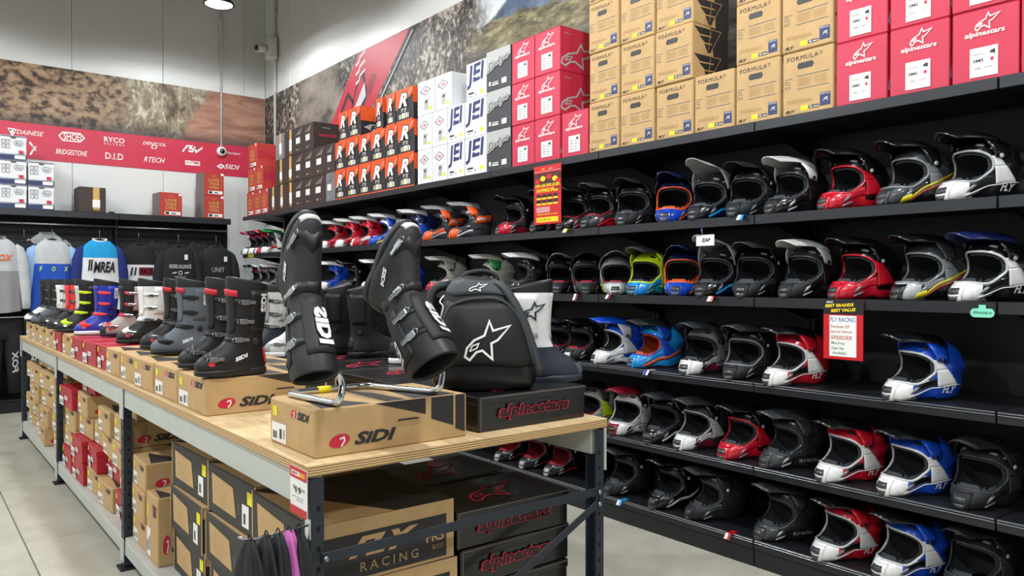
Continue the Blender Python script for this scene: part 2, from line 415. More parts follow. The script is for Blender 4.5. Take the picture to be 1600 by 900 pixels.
g2.poly(TR, [rp(*p) for p in [(571, 140), (582, 114), (590, 116), (578, 150)]], .002, 1)
part('mural_lettering', g2, [M('pale_print'), M('mural_red2', '#8f2432', .5)], mr_)

# ---------------------------------------------------------------- conduits, cameras, lamps
def conduit(name, p0, p1, r, label):
    o = tag(empty(name, p0), label, 'conduit'); d = Vector(p1) - Vector(p0)
    part('pipe', MB().tube([(0, 0, 0), tuple(d)], r, 10), M('conduit_grey', '#c3c3c0', .5), o)
    n = max(2, int(d.length / 1.1)); off = Vector((0, .022, 0)) if 'back' in label else Vector((.022, 0, 0))
    for i in range(n):
        q = d * ((i + .5) / n); part('clip', MB().box(tuple(q + off * .5), (.05, .05, .03), .006), M('clip_grey', '#a9aaa8', .5), o)
    return o
pc = ony(344.5, 100, WY)
conduit('cable_conduit', (pc[0], WY - .03, 3.30), (pc[0], WY - .03, ZC - .02), .017, 'thin grey vertical cable pipe on the back wall above the dome camera')
pr = onx(433, 100, WX)
conduit('cable_conduit', (WX - .03, pr[1], 2.4), (WX - .03, pr[1], ZC - .02), .02, 'thin grey vertical cable pipe near the room corner by the bullet camera')
dc = ony(344, 237, WY)
o = tag(empty('dome_camera', (pc[0], WY - .01, dc[2])), 'white round dome security camera on the red logo banner', 'security camera')
Rx = Matrix.Rotation(math.pi / 2, 4, 'X')
part('housing', MB().lathe([(0, 0), (.055, 0), (.066, .01), (.066, .035), (.058, .05), (.04, .056), (0, .056)], 24, mat=Rx), M('camera_white', '#dcdcd8', .4), o)
part('lens_dome', MB().lathe([(.036, .056), (.034, .066), (.024, .078), (.01, .083), (0, .084)], 20, mat=Rx), M('camera_lens', '#15161a', .1, coat=1), o)
bz = onx(433, 78, WX)[2]
o = tag(empty('bullet_camera', (WX - .01, pr[1], bz)), 'small white bullet security camera with junction box high in the room corner', 'security camera'); o.scale = (1.5,) * 3
part('junction_box', MB().box((-.05, 0, 0), (.08, .12, .2), .01), M('camera_white'), o)
part('bracket', MB().tube([(-.09, 0, 0), (-.14, .02, -.01)], .014, 8), M('camera_white'), o)
part('barrel', MB().tube([(-.10, .0, -.01), (-.2, -.04, -.03)], [.034, .038], 14), M('camera_white'), o)
part('lens', MB().tube([(-.199, -.04, -.03), (-.206, -.043, -.031)], .026, 12), M('camera_lens'), o)

GLOW = M('lamp_glow', '#f4fbff', .5, emit=60.0)
def lamp(x, y, z, label, pw=1.0, sz=1.0):
    o = tag(empty('high_bay_light', (x, y, z)), label, 'light', 'high bay ceiling lights')
    part('housing', MB().lathe([(0, .10), (.06, .10), (.08, .05), (.16, .035), (.175, .0), (.165, -.012), (.15, 0), (.0, .004)], 24), M('lamp_body', '#2d2f33', .5), o)
    part('diffuser', MB().lathe([(.149, -.002), (.12, -.012), (0, -.016)], 24), GLOW, o)
    part('hanging_rod', MB().tube([(0, 0, .09), (0, 0, ZC - z - .002)], .006, 6), steel, o)
    ld = bpy.data.lights.new('lamp_light', 'SPOT'); ld.energy = LAMP_W * pw; ld.spot_size = math.radians(164); ld.spot_blend = .10
    ld.shadow_soft_size = .17; ld.color = (.96, .985, 1.0)
    lo = link('lamp_light', ld, o, (0, 0, -.03))
    return o
LZ = 5.0; LZ1 = 4.72
dL = ray(342, 7); q = dL * ((LZ1 - CAM_H) / dL[2])
lamp(q[0], q[1], LZ1, 'glaring round high bay light hanging before the back wall', .3)
LAMPS = [(1.75, 4.9, 1), (1.6, 1.0, 1), (-1.4, 8.9, .9), (-1.5, 4.9, .75), (-1.5, 1.0, .75), (1.6, -2.8, .9), (-1.5, -2.8, .75), (-5, 3, .8), (-5, -1.5, .8), (-5, 7.5, .8)]
for x, y, w in LAMPS: lamp(x, y, LZ, 'round high bay light hanging from the ceiling outside the view', w)
# ================================================================== HELMET WALL SHELVING
GX = 3.487; SHZ = [2.33, 1.845, 1.412, .966, .527, .141]
JOINTS = [9.93, 9.15, 8.01, 6.87, 5.73, 4.59, 3.452, 2.312, 1.18, .04]
railm = M('price_rail', '#2b2d31', .35, .3); railhi = M('rail_edge', '#b9bcc0', .3, .6)
def gondola(y1, y0, label):
    w = y1 - y0; o = tag(empty('shelving_bay', (0, (y0 + y1) / 2, 0)), label, 'shelving', 'black shelving bays of the helmet wall')
    part('back_panel', MB().box((4.085, 0, 1.17), (.012, w - .012, 2.32), .002), M('back_panel_black', '#1b1d20', .55, var=.12, scale=2), o)
    for s in (-1, 1):
        part('upright', MB().box((4.06, s * (w / 2 - .017), 1.2), (.05, .028, 2.36), .002), steelblk, o)
    for k, z in enumerate(SHZ):
        d = 4.03 - GX
        sh = part('shelf', MB().box((GX + .012 + d / 2, 0, z - .0125), (d, w - .006, .025), .002), steelblk, o)
        part('price_rail', MB().box((GX + .004, 0, z - .023), (.014, w - .007, .05), .002), railm, sh)
        if k >= 3:
            e = MB()
            for dz in (-.002, -.013): e.box((GX - .0045, 0, z + dz), (.004, w - .01, .0022), .0004)
            part('rail_edging', e, railhi, sh)
        for s in (-1, 1):
            b = MB(); V = [(4.03, 0, z - .03), (4.03, 0, z - .13), (3.72, 0, z - .05), (3.58, 0, z - .03)]
            yy = s * (w / 2 - .012); V2 = [(x, yy - .002, zz) for x, _, zz in V] + [(x, yy + .002, zz) for x, _, zz in V]
            b.add(V2, [(0, 1, 2, 3), (7, 6, 5, 4), (0, 4, 5, 1), (1, 5, 6, 2), (2, 6, 7, 3), (3, 7, 4, 0)])
            part('bracket', b, steelblk, sh)
    part('kick_plate', MB().box((GX + .012, 0, .046), (.02, w - .006, .09), .002), steelblk, o)
    return o
where = ['nearest the room corner', 'second from the room corner', 'behind the upturned boot nearest the price tag', 'below the orange cartons', 'below the white cartons', 'below the small red cartons',
         'below the tan cartons', 'holding the red handwritten sign', 'last one in view opposite the room corner']
for i in range(9): gondola(JOINTS[i], JOINTS[i + 1], 'black steel helmet shelving bay ' + where[i])

# ================================================================== CARTONS
PALN = ['white', 'red', 'dark', 'yellow', 'grey', 'kraft', 'orange', 'navy', 'black', 'tan', 'pinkred', 'pale', 'gold', 'blue']
PALM = [white, redp, darkp, yellow, greyp, kraft, M('orange_print', '#df5420', .5), M('navy_print', '#22305e', .5), M('black_print', '#141416', .4), tanp,
        M('carton_red', '#bd2744', .45, var=.03), M('grey_light_print', '#a7a8a6', .55), M('gold_print', '#c9a05a', .5), M('blue_print', '#2b55a8', .5)]
PI = {n: i for i, n in enumerate(PALN)}
class Carton:
    def __init__(s, w, d, h, mat, style='flaps'):
        s.w, s.d, s.h, s.mat = w, d, h, mat; s.parts = []
        b = MB(); c = .004
        if style == 'flaps':
            b.add(*chamfer(w, d, h - .003, c))
            for sg in (-1, 1): b.box((0, sg * d / 4, h - .0015), (w - .004, d / 2 - .004, .003), .001)
        elif style == 'lid':
            b.add(*chamfer(w - .006, d - .006, h - .02, c)); b.box((0, 0, h - h * .12 - .0), (w, d, h * .24), c)
        else: # side tuck flap
            b.add(*chamfer(w, d, h, c)); b.box((0, 0, h * .5), (w * .985, d + .004, h * .985), c)
        s.body = b.mesh('carton', [mat])
        s.F = {'f': ((-w / 2, -d / 2 - .0022, 0), (1, 0, 0), (0, 0, 1), (0, -1, 0)), 'r': ((w / 2 + .0003, -d / 2, 0), (0, 1, 0), (0, 0, 1), (1, 0, 0)),
               't': ((-w / 2, -d / 2, h + .0003), (1, 0, 0), (0, 1, 0), (0, 0, 1)), 'l': ((-w / 2 - .0003, d / 2, 0), (0, -1, 0), (0, 0, 1), (-1, 0, 0))}
        s.D = {'f': (w, h), 'r': (d, h), 't': (w, d), 'l': (d, h)}
    def begin(s, name): s.cur = MB(); s.cn = name; return s
    def end(s): s.parts.append((s.cn, s.cur.mesh(s.cn, PALM))); return s
    def rect(s, f, x, y, w, h, col, off=.0008):
        W_, H_ = s.D[f]; s.cur.rect(s.F[f], x * W_, y * H_, w * W_, h * H_, off, PI[col]); return s
    def text(s, f, t, x, y, w, h, col, off=.0014, **k):
        W_, H_ = s.D[f]
        if 'slant' in k: k['slant'] *= H_
        s.cur.text(s.F[f], t, x * W_, y * H_, w * W_, h * H_, off, PI[col], **k); return s
    def stroke(s, f, pts, wd, col, closed=False, off=.0014):
        W_, H_ = s.D[f]; s.cur.stroke(s.F[f], [(a * W_, b * H_) for a, b in pts], wd, closed, off, PI[col]); return s
    def poly(s, f, pts, col, off=.001):
        W_, H_ = s.D[f]; s.cur.poly(s.F[f], [(a * W_, b * H_) for a, b in pts], off, PI[col]); return s
    def one(s, name, fn): s.begin(name); fn(s); return s.end()

# star emblem: outline of a swept star
STAR = [(.0, .08), (.04, .3), (.2, .5), (.43, .62), (.54, .98), (.62, .74), (1.0, .86), (.72, .5), (.58, .42), (.6, .02), (.38, .24), (.25, .2), (.1, .0)]
EYE = [(.1, .22), (.16, .36), (.3, .42), (.26, .3), (.1, .22)]
def star(c, f, x, y, w, h, wd, col):
    c.stroke(f, [(x + a * w, y + b * h) for a, b in STAR], wd, col, True); c.stroke(f, [(x + a * w, y + b * h) for a, b in EYE], wd * .6, col)

def k_star_red(w, h=.302, sms=False):     # small/large red helmet cartons
    c = Carton(w, .34, h, PALM[10])
    if not sms:
        c.one('emblem', lambda s: star(s, 'f', .30, .66, .48, .26, .005, 'white'))
        c.one('lettering', lambda s: s.text('f', 'alpinestars', .16, .575, .66, .085, 'white', bold=.02, shear=.12))
        c.begin('label').rect('f', .28, .1, .44, .36, 'white')
    else:
        c.one('emblem', lambda s: star(s, 'f', .36, .70, .36, .22, .005, 'white'))
        c.one('lettering', lambda s: s.text('f', 'alpinestars', .2, .60, .6, .09, 'white', bold=.02, shear=.12))
        c.begin('label').rect('f', .28, .06, .42, .40, 'white')
        c.text('f', 'SMS', .33, .26, .16, .045, 'dark', bold=.03).rect('f', .35, .16, .1, .03, 'grey').rect('f', .5, .17, .12, .02, 'grey').rect('f', .32, .36, .16, .02, 'grey')
        c.poly('f', [(.57, .36), (.6, .4), (.66, .41), (.66, .34), (.62, .36)], 'dark', .0016)
        c.poly('f', [(.585, .28), (.6, .255), (.63, .255), (.645, .28), (.63, .305), (.6, .305)], 'red', .0016)
    if not sms:
        c.poly('f', [(.55, .36), (.59, .42), (.66, .42), (.66, .35), (.6, .37)], 'dark', .0016)
        for yy in (.34, .28, .22, .16): c.rect('f', .34, yy, .13, .018, 'grey', .0014).rect('f', .53, yy - .02, .08, .02, 'grey', .0014)
    c.end()
    c.begin('side_print'); star(c, 'r', -.02 + .06, .12, 1.0, .56, .014, 'pale'); c.text('r', 'alpinestars', .12, .83, .2, .05, 'pale', shear=.1); c.end()
    return c
def k_formula(w, h=.318):      # tan cartons with a hand slot
    c = Carton(w, .33, h, kraft, 'tuck')
    c.one('lettering', lambda s: s.text('f', 'FORMULA', .1, .855, .62, .07, 'dark', space=1.15).text('f', 'CP', .74, .875, .06, .05, 'dark'))
    c.one('handle_slot', lambda s: s.poly('f', [(.3, .76), (.33, .715), (.6, .715), (.63, .76), (.6, .81), (.33, .81)], 'black'))
    c.begin('printed_text').rect('f', .3, .60, .62, .014, 'grey').rect('f', .3, .40, .62, .014, 'grey')
    for i in range(6): c.rect('f', .31, .45 + i * .022, .27, .008, 'tan').rect('f', .64, .45 + i * .022, .24, .008, 'tan')
    for i, wv in enumerate((.16, .1, .12)): c.rect('f', .05, .58 - i * .04, wv, .012, 'grey')
    c.text('f', 'ECE', .05, .43, .12, .04, 'grey').text('f', 'FORMULA', .1, .19, .5, .06, 'tan', bold=.03).text('f', 'FLY', .06, .045, .2, .045, 'dark', shear=.35, bold=.05); c.end()
    c.begin('label').rect('f', .75, .08, .2, .2, 'navy').poly('f', [(.8, .14), (.84, .2), (.9, .21), (.9, .14), (.86, .17)], 'pale', .0016).text('f', 'FORMULA', .76, .25, .18, .02, 'white').rect('f', .53, .07, .2, .05, 'black').text('f', 'XL', .55, .078, .05, .035, 'white', bold=.03).rect('f', .62, .085, .1, .012, 'white', .0016); c.end()
    c.one('price_sticker', lambda s: s.rect('f', .37, .06, .14, .075, 'yellow'))
    def side(s):
        s.poly('r', [(.62, 0), (1, 0), (1, 1), (.5, 1), (.58, .5)], 'dark', .0007)
        for dy in (.04, .53):
            s.poly('r', [(.04, dy + .42), (.80, dy + .44), (.74, dy + .33), (.2, dy + .30)], 'dark', .0012).poly('r', [(.18, dy + .27), (.70, dy + .30), (.62, dy + .19), (.34, dy + .17)], 'dark', .0012)
            s.poly('r', [(.33, dy + .14), (.58, dy + .16), (.5, dy), (.42, dy)], 'dark', .0012)
            s.stroke('r', [(.04, dy + .42), (.80, dy + .44), (.62, dy + .19), (.5, dy)], .004, 'tan', off=.0018); s.stroke('r', [(.44, dy + .05), (.5, dy + .40)], .005, 'tan', off=.0018)
    c.one('side_print', side)
    return c
def k_designs(w, h=.302):
    c = Carton(w, .33, h, M('carton_charcoal', '#35363a', .5))
    c.one('grey_panel', lambda s: s.poly('f', [(0, .45), (1, .78), (1, 1), (0, 1)], 'pale', .0006))
    c.one('lettering', lambda s: s.text('f', 'Designs', .04, .43, .9, .3, 'black', bold=.06, shear=.25, slant=.18).text('f', 'Designs', .04, .45, .9, .28, 'pale', off=.002, bold=.015, shear=.25, slant=.18))
    c.one('label', lambda s: s.rect('f', .1, .14, .08, .1, 'white').rect('f', .24, .13, .26, .035, 'white').rect('f', .24, .19, .26, .02, 'white').rect('f', .64, .12, .2, .13, 'white'))
    return c
def k_jei(w, h=.292, txt=True):
    c = Carton(w, .42, h, M('carton_white', '#dfe0e2', .5, var=.02), 'tuck')
    if txt:
        c.one('lettering', lambda s: s.text('f', 'JEI', .05, .30, .86, .62, 'navy', bold=.03, shear=.1, slant=.05))
        c.one('label', lambda s: s.rect('f', .36, .60, .16, .035, 'white', .002).rect('f', .12, .16, .28, .05, 'dark').rect('f', .12, .1, .2, .02, 'grey').rect('f', .48, .1, .04, .06, 'navy'))
    else:
        c.one('emblem', lambda s: s.stroke('f', [(.2, .7), (.5, .84), (.8, .7), (.5, .58)], .006, 'dark', True).text('f', 'UN', .38, .66, .24, .09, 'red', bold=.03))
        c.one('line_art', lambda s: s.stroke('f', [(.02, .95), (.4, .55), (.12, .3), (.3, .02)], .003, 'grey').stroke('f', [(.98, .6), (.7, .42), (.95, .1)], .003, 'grey').stroke('f', [(.6, .98), (.85, .86), (.98, .95)], .003, 'grey'))
        c.one('label', lambda s: s.rect('f', .42, .14, .26, .32, 'pale').poly('f', [(.48, .34), (.52, .42), (.62, .4), (.6, .34)], 'black', .0016))
    c.one('price_sticker', lambda s: s.rect('f', .72, .12, .16, .1, 'yellow'))
    return c
def k_orange(w, h=.292):
    c = Carton(w, .36, h, M('carton_dark', '#262326', .5))
    c.one('orange_panel', lambda s: s.poly('f', [(0, .42), (.0, 1), (1, 1), (1, .78)], 'orange', .0006).rect('r', 0, .52, 1, .48, 'orange', .0006).rect('t', 0, 0, 1, 1, 'orange', .0006).rect('f', 0, 0, 1, .05, 'orange', .0006))
    c.one('emblem', lambda s: s.text('f', 'R', .12, .42, .62, .48, 'black', bold=.09, shear=.3).text('f', 'R', .17, .45, .5, .42, 'white', .002, bold=.04, shear=.3).stroke('f', [(.05, .4), (.7, .78), (.95, .95)], .004, 'white').text('f', 'TS', .3, .30, .36, .1, 'white', shear=.3))
    c.one('label', lambda s: s.rect('f', .18, .1, .16, .14, 'pale').rect('f', .36, .1, .2, .16, 'white').rect('f', .6, .1, .06, .16, 'white').rect('f', .7, .1, .06, .14, 'white'))
    c.one('price_sticker', lambda s: s.rect('f', .38, .12, .1, .1, 'yellow', .0014))
    c.one('side_print', lambda s: s.poly('r', [(.1, .3), (.3, .42), (.9, .45), (.6, .3), (.9, .12), (.35, .1), (.3, .22)], 'pale').text('r', 'FR', .3, .2, .4, .18, 'black', bold=.03, shear=.2))
    return c
def k_brown(w, h=.30, stripe=True, grey=False):
    c = Carton(w, .34, h, M('carton_grey', '#77797c', .6) if grey else M('carton_brown', '#3a2d29', .6))
    if stripe:
        c.one('stripe', lambda s: s.rect('f', .52, .12, .24, .88, 'gold', .0007))
        c.one('label', lambda s: s.rect('f', .5, .2, .28, .42 if w < .255 else .3, 'white', .0014).text('f', 'bell', .56, .06, .2, .06, 'gold'))
    else:
        c.one('label', lambda s: s.rect('f', .22, .38, .44, .22, 'white').rect('f', .3, .12, .14, .06, 'pale').rect('f', .55, .14, .2, .02, 'grey'))
        c.one('side_print', lambda s: s.text('r', 'moto2.0', .2, .5, .6, .12, 'red', bold=.03).rect('r', .3, .8, .3, .04, 'grey').poly('f', [(.1, .7), (.9, .95), (.7, .7)], 'grey', .0007))
    return c
def k_live(w, h=.302, d=.30):
    c = Carton(w, d, h, M('carton_brick', '#b33a31', .55))
    c.one('lettering', lambda s: [s.text('f', t, .24, .60 - i * .16, .52, .13, 'gold', bold=.02) for i, t in enumerate(('LIVE', 'WIDE', 'OPEN.'))])
    c.one('label', lambda s: s.rect('f', .2, .06, .72, .14, 'white').rect('f', .24, .08, .16, .1, 'black', .0014).rect('f', .5, .09, .2, .06, 'grey', .0014).rect('f', .84, .88, .14, .1, 'white'))
    c.one('emblem', lambda s: s.stroke('f', [(.38, .84), (.5, .88), (.62, .84), (.5, .8)], .003, 'gold', True).stroke('f', [(.9, .8), (.85, .3)], .003, 'gold'))
    c.one('side_print', lambda s: s.text('r', 'BELL', .05, .4, .9, .35, 'pinkred', bold=.03).rect('l', 0, 0, 1, 1, 'grey', .0006))
    return c
def k_arai(w, h=.275):
    c = Carton(w, .34, h, M('carton_white'), 'lid')
    c.one('printed_band', lambda s: s.rect('f', 0, 0, 1, .2, 'navy', .0007).stroke('f', [(0, .24), (.5, .22), (1, .25)], .004, 'navy').rect('f', 0, .95, 1, .03, 'navy', .004))
    c.one('lettering', lambda s: s.text('f', 'Arai', .57, .62, .24, .13, 'navy', shear=.35).stroke('f', [(.52, .685), (.6, .79), (.8, .79), (.88, .685), (.8, .58), (.6, .58)], .004, 'navy', True))
    c.one('care_icons', lambda s: [s.stroke('f', [(a, b), (a + .12, b), (a + .12, b + .15), (a, b + .15)], .004, 'dark', True) for a in (.08, .24) for b in (.46, .66)])
    c.one('label', lambda s: s.rect('f', .7, .26, .18, .13, 'red').rect('f', .55, .04, .4, .14, 'white', .0014))
    c.one('handle_slot', lambda s: s.poly('f', [(.38, .93), (.42, .88), (.58, .88), (.62, .93)], 'black', .006))
    return c
CK = {}
def put(kind, w, x, y, z, rz, label, group, name='helmet_carton', cat='box', **kw):
    key = (kind.__name__, round(w, 2), tuple(sorted(kw.items())))
    if key not in CK: CK[key] = kind(round(w, 2), **kw)
    c = CK[key]; o = tag(link(name, c.body, None, (x, y, z), rz), label, cat, group)
    for n, me in c.parts:
        q = link(n, me, o)
        if n not in ('price_sticker', 'stripe', 'handle_slot'): q['kind'] = 'stuff'
    return o
XF = 3.502; Z0 = SHZ[0] + .0005; RZ = -math.pi / 2
def shelfbox(kind, a, b, row, label, group, hh, dep, dx=0.0, z=None, **kw):
    y1, y0 = yx(a, XF), yx(b, XF); w = y1 - y0 - .007
    return put(kind, w - .005, XF + dx + dep / 2, (y0 + y1) / 2, Z0 + row * (hh + .001) if z is None else z, RZ, label, group, **kw)
LV = ['bottom row', 'second row', 'third row', 'fourth row']
# large red cartons at the near end
cl = [1303, 1387, 1484, 1592, 1715]; nm = ['beside the tan cartons', 'second column from the tan cartons', 'third column from the tan cartons', 'cut by the picture edge']
for r in range(3):
    for i in range(4): shelfbox(k_star_red, cl[i], cl[i + 1], r, f'red helmet carton with white square label, {LV[r]}, {nm[i]}', 'large red helmet cartons', .302, .34, random.uniform(-.003, .004), sms=True)
# tan cartons
cl = [919, 967, 1022, 1083, 1148, 1219, 1302]; hts = [4, 4, 3, 1, 3, 3]
for i in range(6):
    for r in range(hts[i]): shelfbox(k_formula, cl[i], cl[i + 1], r, f'tan carton with oval hand slot, {ORD[i]} column from the small red cartons, {LV[r]}', 'tan helmet cartons', .318, .336, random.uniform(-.004, .006))
# small red cartons
cl = [799, 835, 876, 919]; hts = [3, 3, 1]
for i in range(3):
    for r in range(hts[i]): shelfbox(k_star_red, cl[i], cl[i + 1], r, f'red star carton with rounded white label, {ORD[i]} column from the charcoal cartons, {LV[r]}', 'small red helmet cartons', .302, .34, random.uniform(-.004, .006))
for r in range(3): shelfbox(k_designs, 760, 799, r, f'charcoal and grey script carton, {LV[r]}, between white and red cartons', 'charcoal script cartons', .302, .33)
# white cartons
cl = [652, 675, 699, 726, 760]
for i in range(4):
    for r in range(2): shelfbox(k_jei, cl[i], cl[i + 1], r, ('white line-art carton, ' if i < 2 else 'white carton with big navy letters, ') + f'{LV[r]}, {ORD[i]} column from the orange cartons', 'white helmet cartons', .292, .424, txt=i > 1)
shelfbox(k_jei, 652, 679, 2, 'white line-art carton on the third row beside the orange cartons', 'white helmet cartons', .292, .424, txt=False)
shelfbox(k_jei, 679, 706, 2, 'white line-art carton on the third row with its blank side showing', 'white helmet cartons', .292, .424, txt=False)
shelfbox(k_jei, 728, 760, 2, 'white carton with big navy letters alone at the end of the third row', 'white helmet cartons', .292, .424)
# orange cartons
cl = [524, 541, 561, 580, 602, 622, 652]
for i in range(6):
    for r in range(2): shelfbox(k_orange, cl[i], cl[i + 1] - (4 if i == 5 else 0), r, f'orange and black carton, {LV[r]}, {ORD[i]} from the brown cartons', 'orange helmet cartons', .292, .36)
for a, b, t in ((530, 545, 'first from the brown cartons'), (545, 564, 'with its orange side showing'), (587, 599, 'after the gap'), (604, 618, 'second after the gap'), (619, 646, 'touching the white cartons')):
    shelfbox(k_orange, a, b, 2, f'orange and black carton on the third row, {t}', 'orange helmet cartons', .292, .36)
# brown cartons
G = 'brown helmet cartons'
for r, cols in enumerate([[420, 432, 446, 460], [431, 445, 460], [446, 460]]):
    for i in range(len(cols) - 1): shelfbox(k_brown, cols[i], cols[i + 1], r, f'brown carton with a gold stripe, {LV[r]}, {ORD[i]} in the row', G, .30, .34)
shelfbox(k_brown, 431, 444, 2, 'grey carton with gold stripe on top of the brown stack', G, .30, .34, grey=True)
for r, cols in enumerate([[460, 475, 490, 508], [460, 475, 491, 509, 523], [460, 475, 490]]):
    for i in range(len(cols) - 1): shelfbox(k_brown, cols[i], cols[i + 1], r, f'dark brown carton with white sticker, {LV[r]}, {ORD[i]} after the gold-striped ones', G, .30, .34, stripe=False)
shelfbox(k_brown, 509, 523, 0, 'plain grey carton on the bottom row next to the orange cartons', G, .30, .34, stripe=False, grey=True)
# brick red cartons at the far end of the shelf
G = 'brick red cartons at the shelf end'
for r, cols in enumerate([[386, 397, 408, 419], [388, 399.5, 411], [389, 402]]):
    for i in range(len(cols) - 1): shelfbox(k_live, cols[i], cols[i + 1], r, f'brick red carton at the shelf end near the room corner, {LV[r]}, {ORD[i]} one', G, .302, .30)

# ================================================================== BACK SHELVING (JERSEYS)
BY = 10.3
def backbay(x0, x1, label):
    w = x1 - x0; o = tag(empty('shelving_bay', ((x0 + x1) / 2, 0, 0)), label, 'shelving', 'black jersey shelving bays')
    part('back_panel', MB().box((0, 10.75, 1.17), (w - .01, .012, 2.32), .002), M('back_panel_black'), o)
    for s in (-1, 1): part('upright', MB().box((s * (w / 2 - .017), 10.72, 1.2), (.028, .05, 2.36), .002), steelblk, o)
    sh = part('shelf', MB().box((0, (BY + 10.74) / 2, 2.3175), (w - .004, 10.74 - BY, .025), .002), steelblk, o)
    part('price_rail', MB().box((0, BY + .004, 2.29), (w - .005, .014, .075), .002), railm, sh)
    part('base_shelf', MB().box((0, (BY + 10.74) / 2, .14), (w - .004, 10.74 - BY, .03), .002), steelblk, o)
    part('kick_plate', MB().box((0, BY + .02, .062), (w - .004, .02, .12), .002), steelblk, o)
    for z in (2.17, 1.08):
        part('hanging_rail', MB().tube([(-w / 2 + .01, 10.42, z), (w / 2 - .01, 10.42, z)], .014, 10), steel, o)
    for s in (-1, 1): part('end_panel', MB().box((s * (w / 2 - .006), 10.58, 1.2), (.008, .28, 2.2), .002), steelblk, o)
    return o
backbay(-.3, .75, 'black jersey shelving bay cut off at the picture edge'); backbay(.75, 2.1, 'black jersey shelving bay under the white and brown cartons'); backbay(2.1, 3.46, 'black jersey shelving bay under the brick red cartons')
def backbox(kind, a, b, row, hh, label, group, z=None, dx=.02, dep=.34, rz=0, **kw):
    x0, x1 = xy(a, BY), xy(b, BY); return put(kind, x1 - x0 - .008, (x0 + x1) / 2, BY + dx + dep / 2, Z0 + row * (hh + .001), rz, label, group, **kw)
G = 'white lidded cartons on the back shelf'
for r in range(3): backbox(k_arai, 0, 44, r, .275, f'white lidded carton with navy band, {LV[r]}, tall stack at the picture edge', G)
for r in range(2): backbox(k_arai, 44.5, 87, r, .275, f'white lidded carton with navy band, {LV[r]}, short stack', G)
backbox(k_brown, 124, 167, 0, .30, 'dark brown carton with a tan stripe alone on the back shelf', 'cartons on the back shelf')
backbox(k_live, 250, 286, 0, .302, 'single brick red carton with gold words on the back shelf', 'cartons on the back shelf', rz=.06)
for r in range(2): backbox(k_live, 319, 352, r, .302, ['lower', 'upper'][r] + ' brick red carton of the two stacked on the back shelf', 'cartons on the back shelf', rz=.05)
# ================================================================== HELMETS
def hs(th, ph, k=1.0):
    """outer surface of a motocross helmet, azimuth th (0 = front), elevation ph"""
    th = np.asarray(th, float); ph = np.asarray(ph, float)
    th = (th + math.pi) % (2 * math.pi) - math.pi
    cx, cy, cz = np.cos(ph) * np.cos(th), np.cos(ph) * np.sin(th), np.sin(ph)
    ax = np.where(cx > 0, .150, .158); az = np.where(cz > 0, .143, .20); n = 2.25
    r = (np.abs(cx / ax) ** n + np.abs(cy / .124) ** n + np.abs(cz / az) ** n) ** (-1 / n)
    r = r + .108 * np.exp(-(np.abs(th) / .56) ** 1.9) * np.exp(-(np.abs(ph + .55) / .29) ** 2.4)
    r = r - .010 * np.exp(-((np.abs(th) - .95) / .25) ** 2) * np.exp(-((ph + .55) / .22) ** 2)        # waist behind the chin bar
    r = r + .010 * np.exp(-((np.abs(th) - 2.6) / .6) ** 2) * np.exp(-((ph - .1) / .12) ** 2)           # rear spoiler ridge
    r = r - .006 * np.exp(-((np.abs(th) - 2.4) / .6) ** 2) * np.exp(-((ph + .25) / .12) ** 2)
    r = r * k
    return np.stack([r * cx, r * cy, r * cz], -1)
ZB = -.152
def phb(th):
    lo = np.full_like(th, -1.35); hi = np.full_like(th, -.1)
    zb = ZB + .022 * (.5 - .5 * np.cos(th)) ** 2 + .014 * np.exp(-((np.abs(th) - .95) / .3) ** 2)
    for _ in range(26):
        mi = (lo + hi) / 2; z = hs(th, mi)[..., 2]; up = z < zb; lo = np.where(up, mi, lo); hi = np.where(up, hi, mi)
    return (lo + hi) / 2
PA, PC, PU, PD = 1.10, .02, .53, .40
def pdn(th): return .33 + .13 * np.exp(-((np.abs(th) - .66) / .28) ** 2)
def portf(th, ph, sc=1.0):
    b = np.where(ph > PC, PU, pdn(th)) * sc
    return (np.abs(th) / (PA * sc)) ** 2.7 + (np.abs(ph - PC) / b) ** 2.7
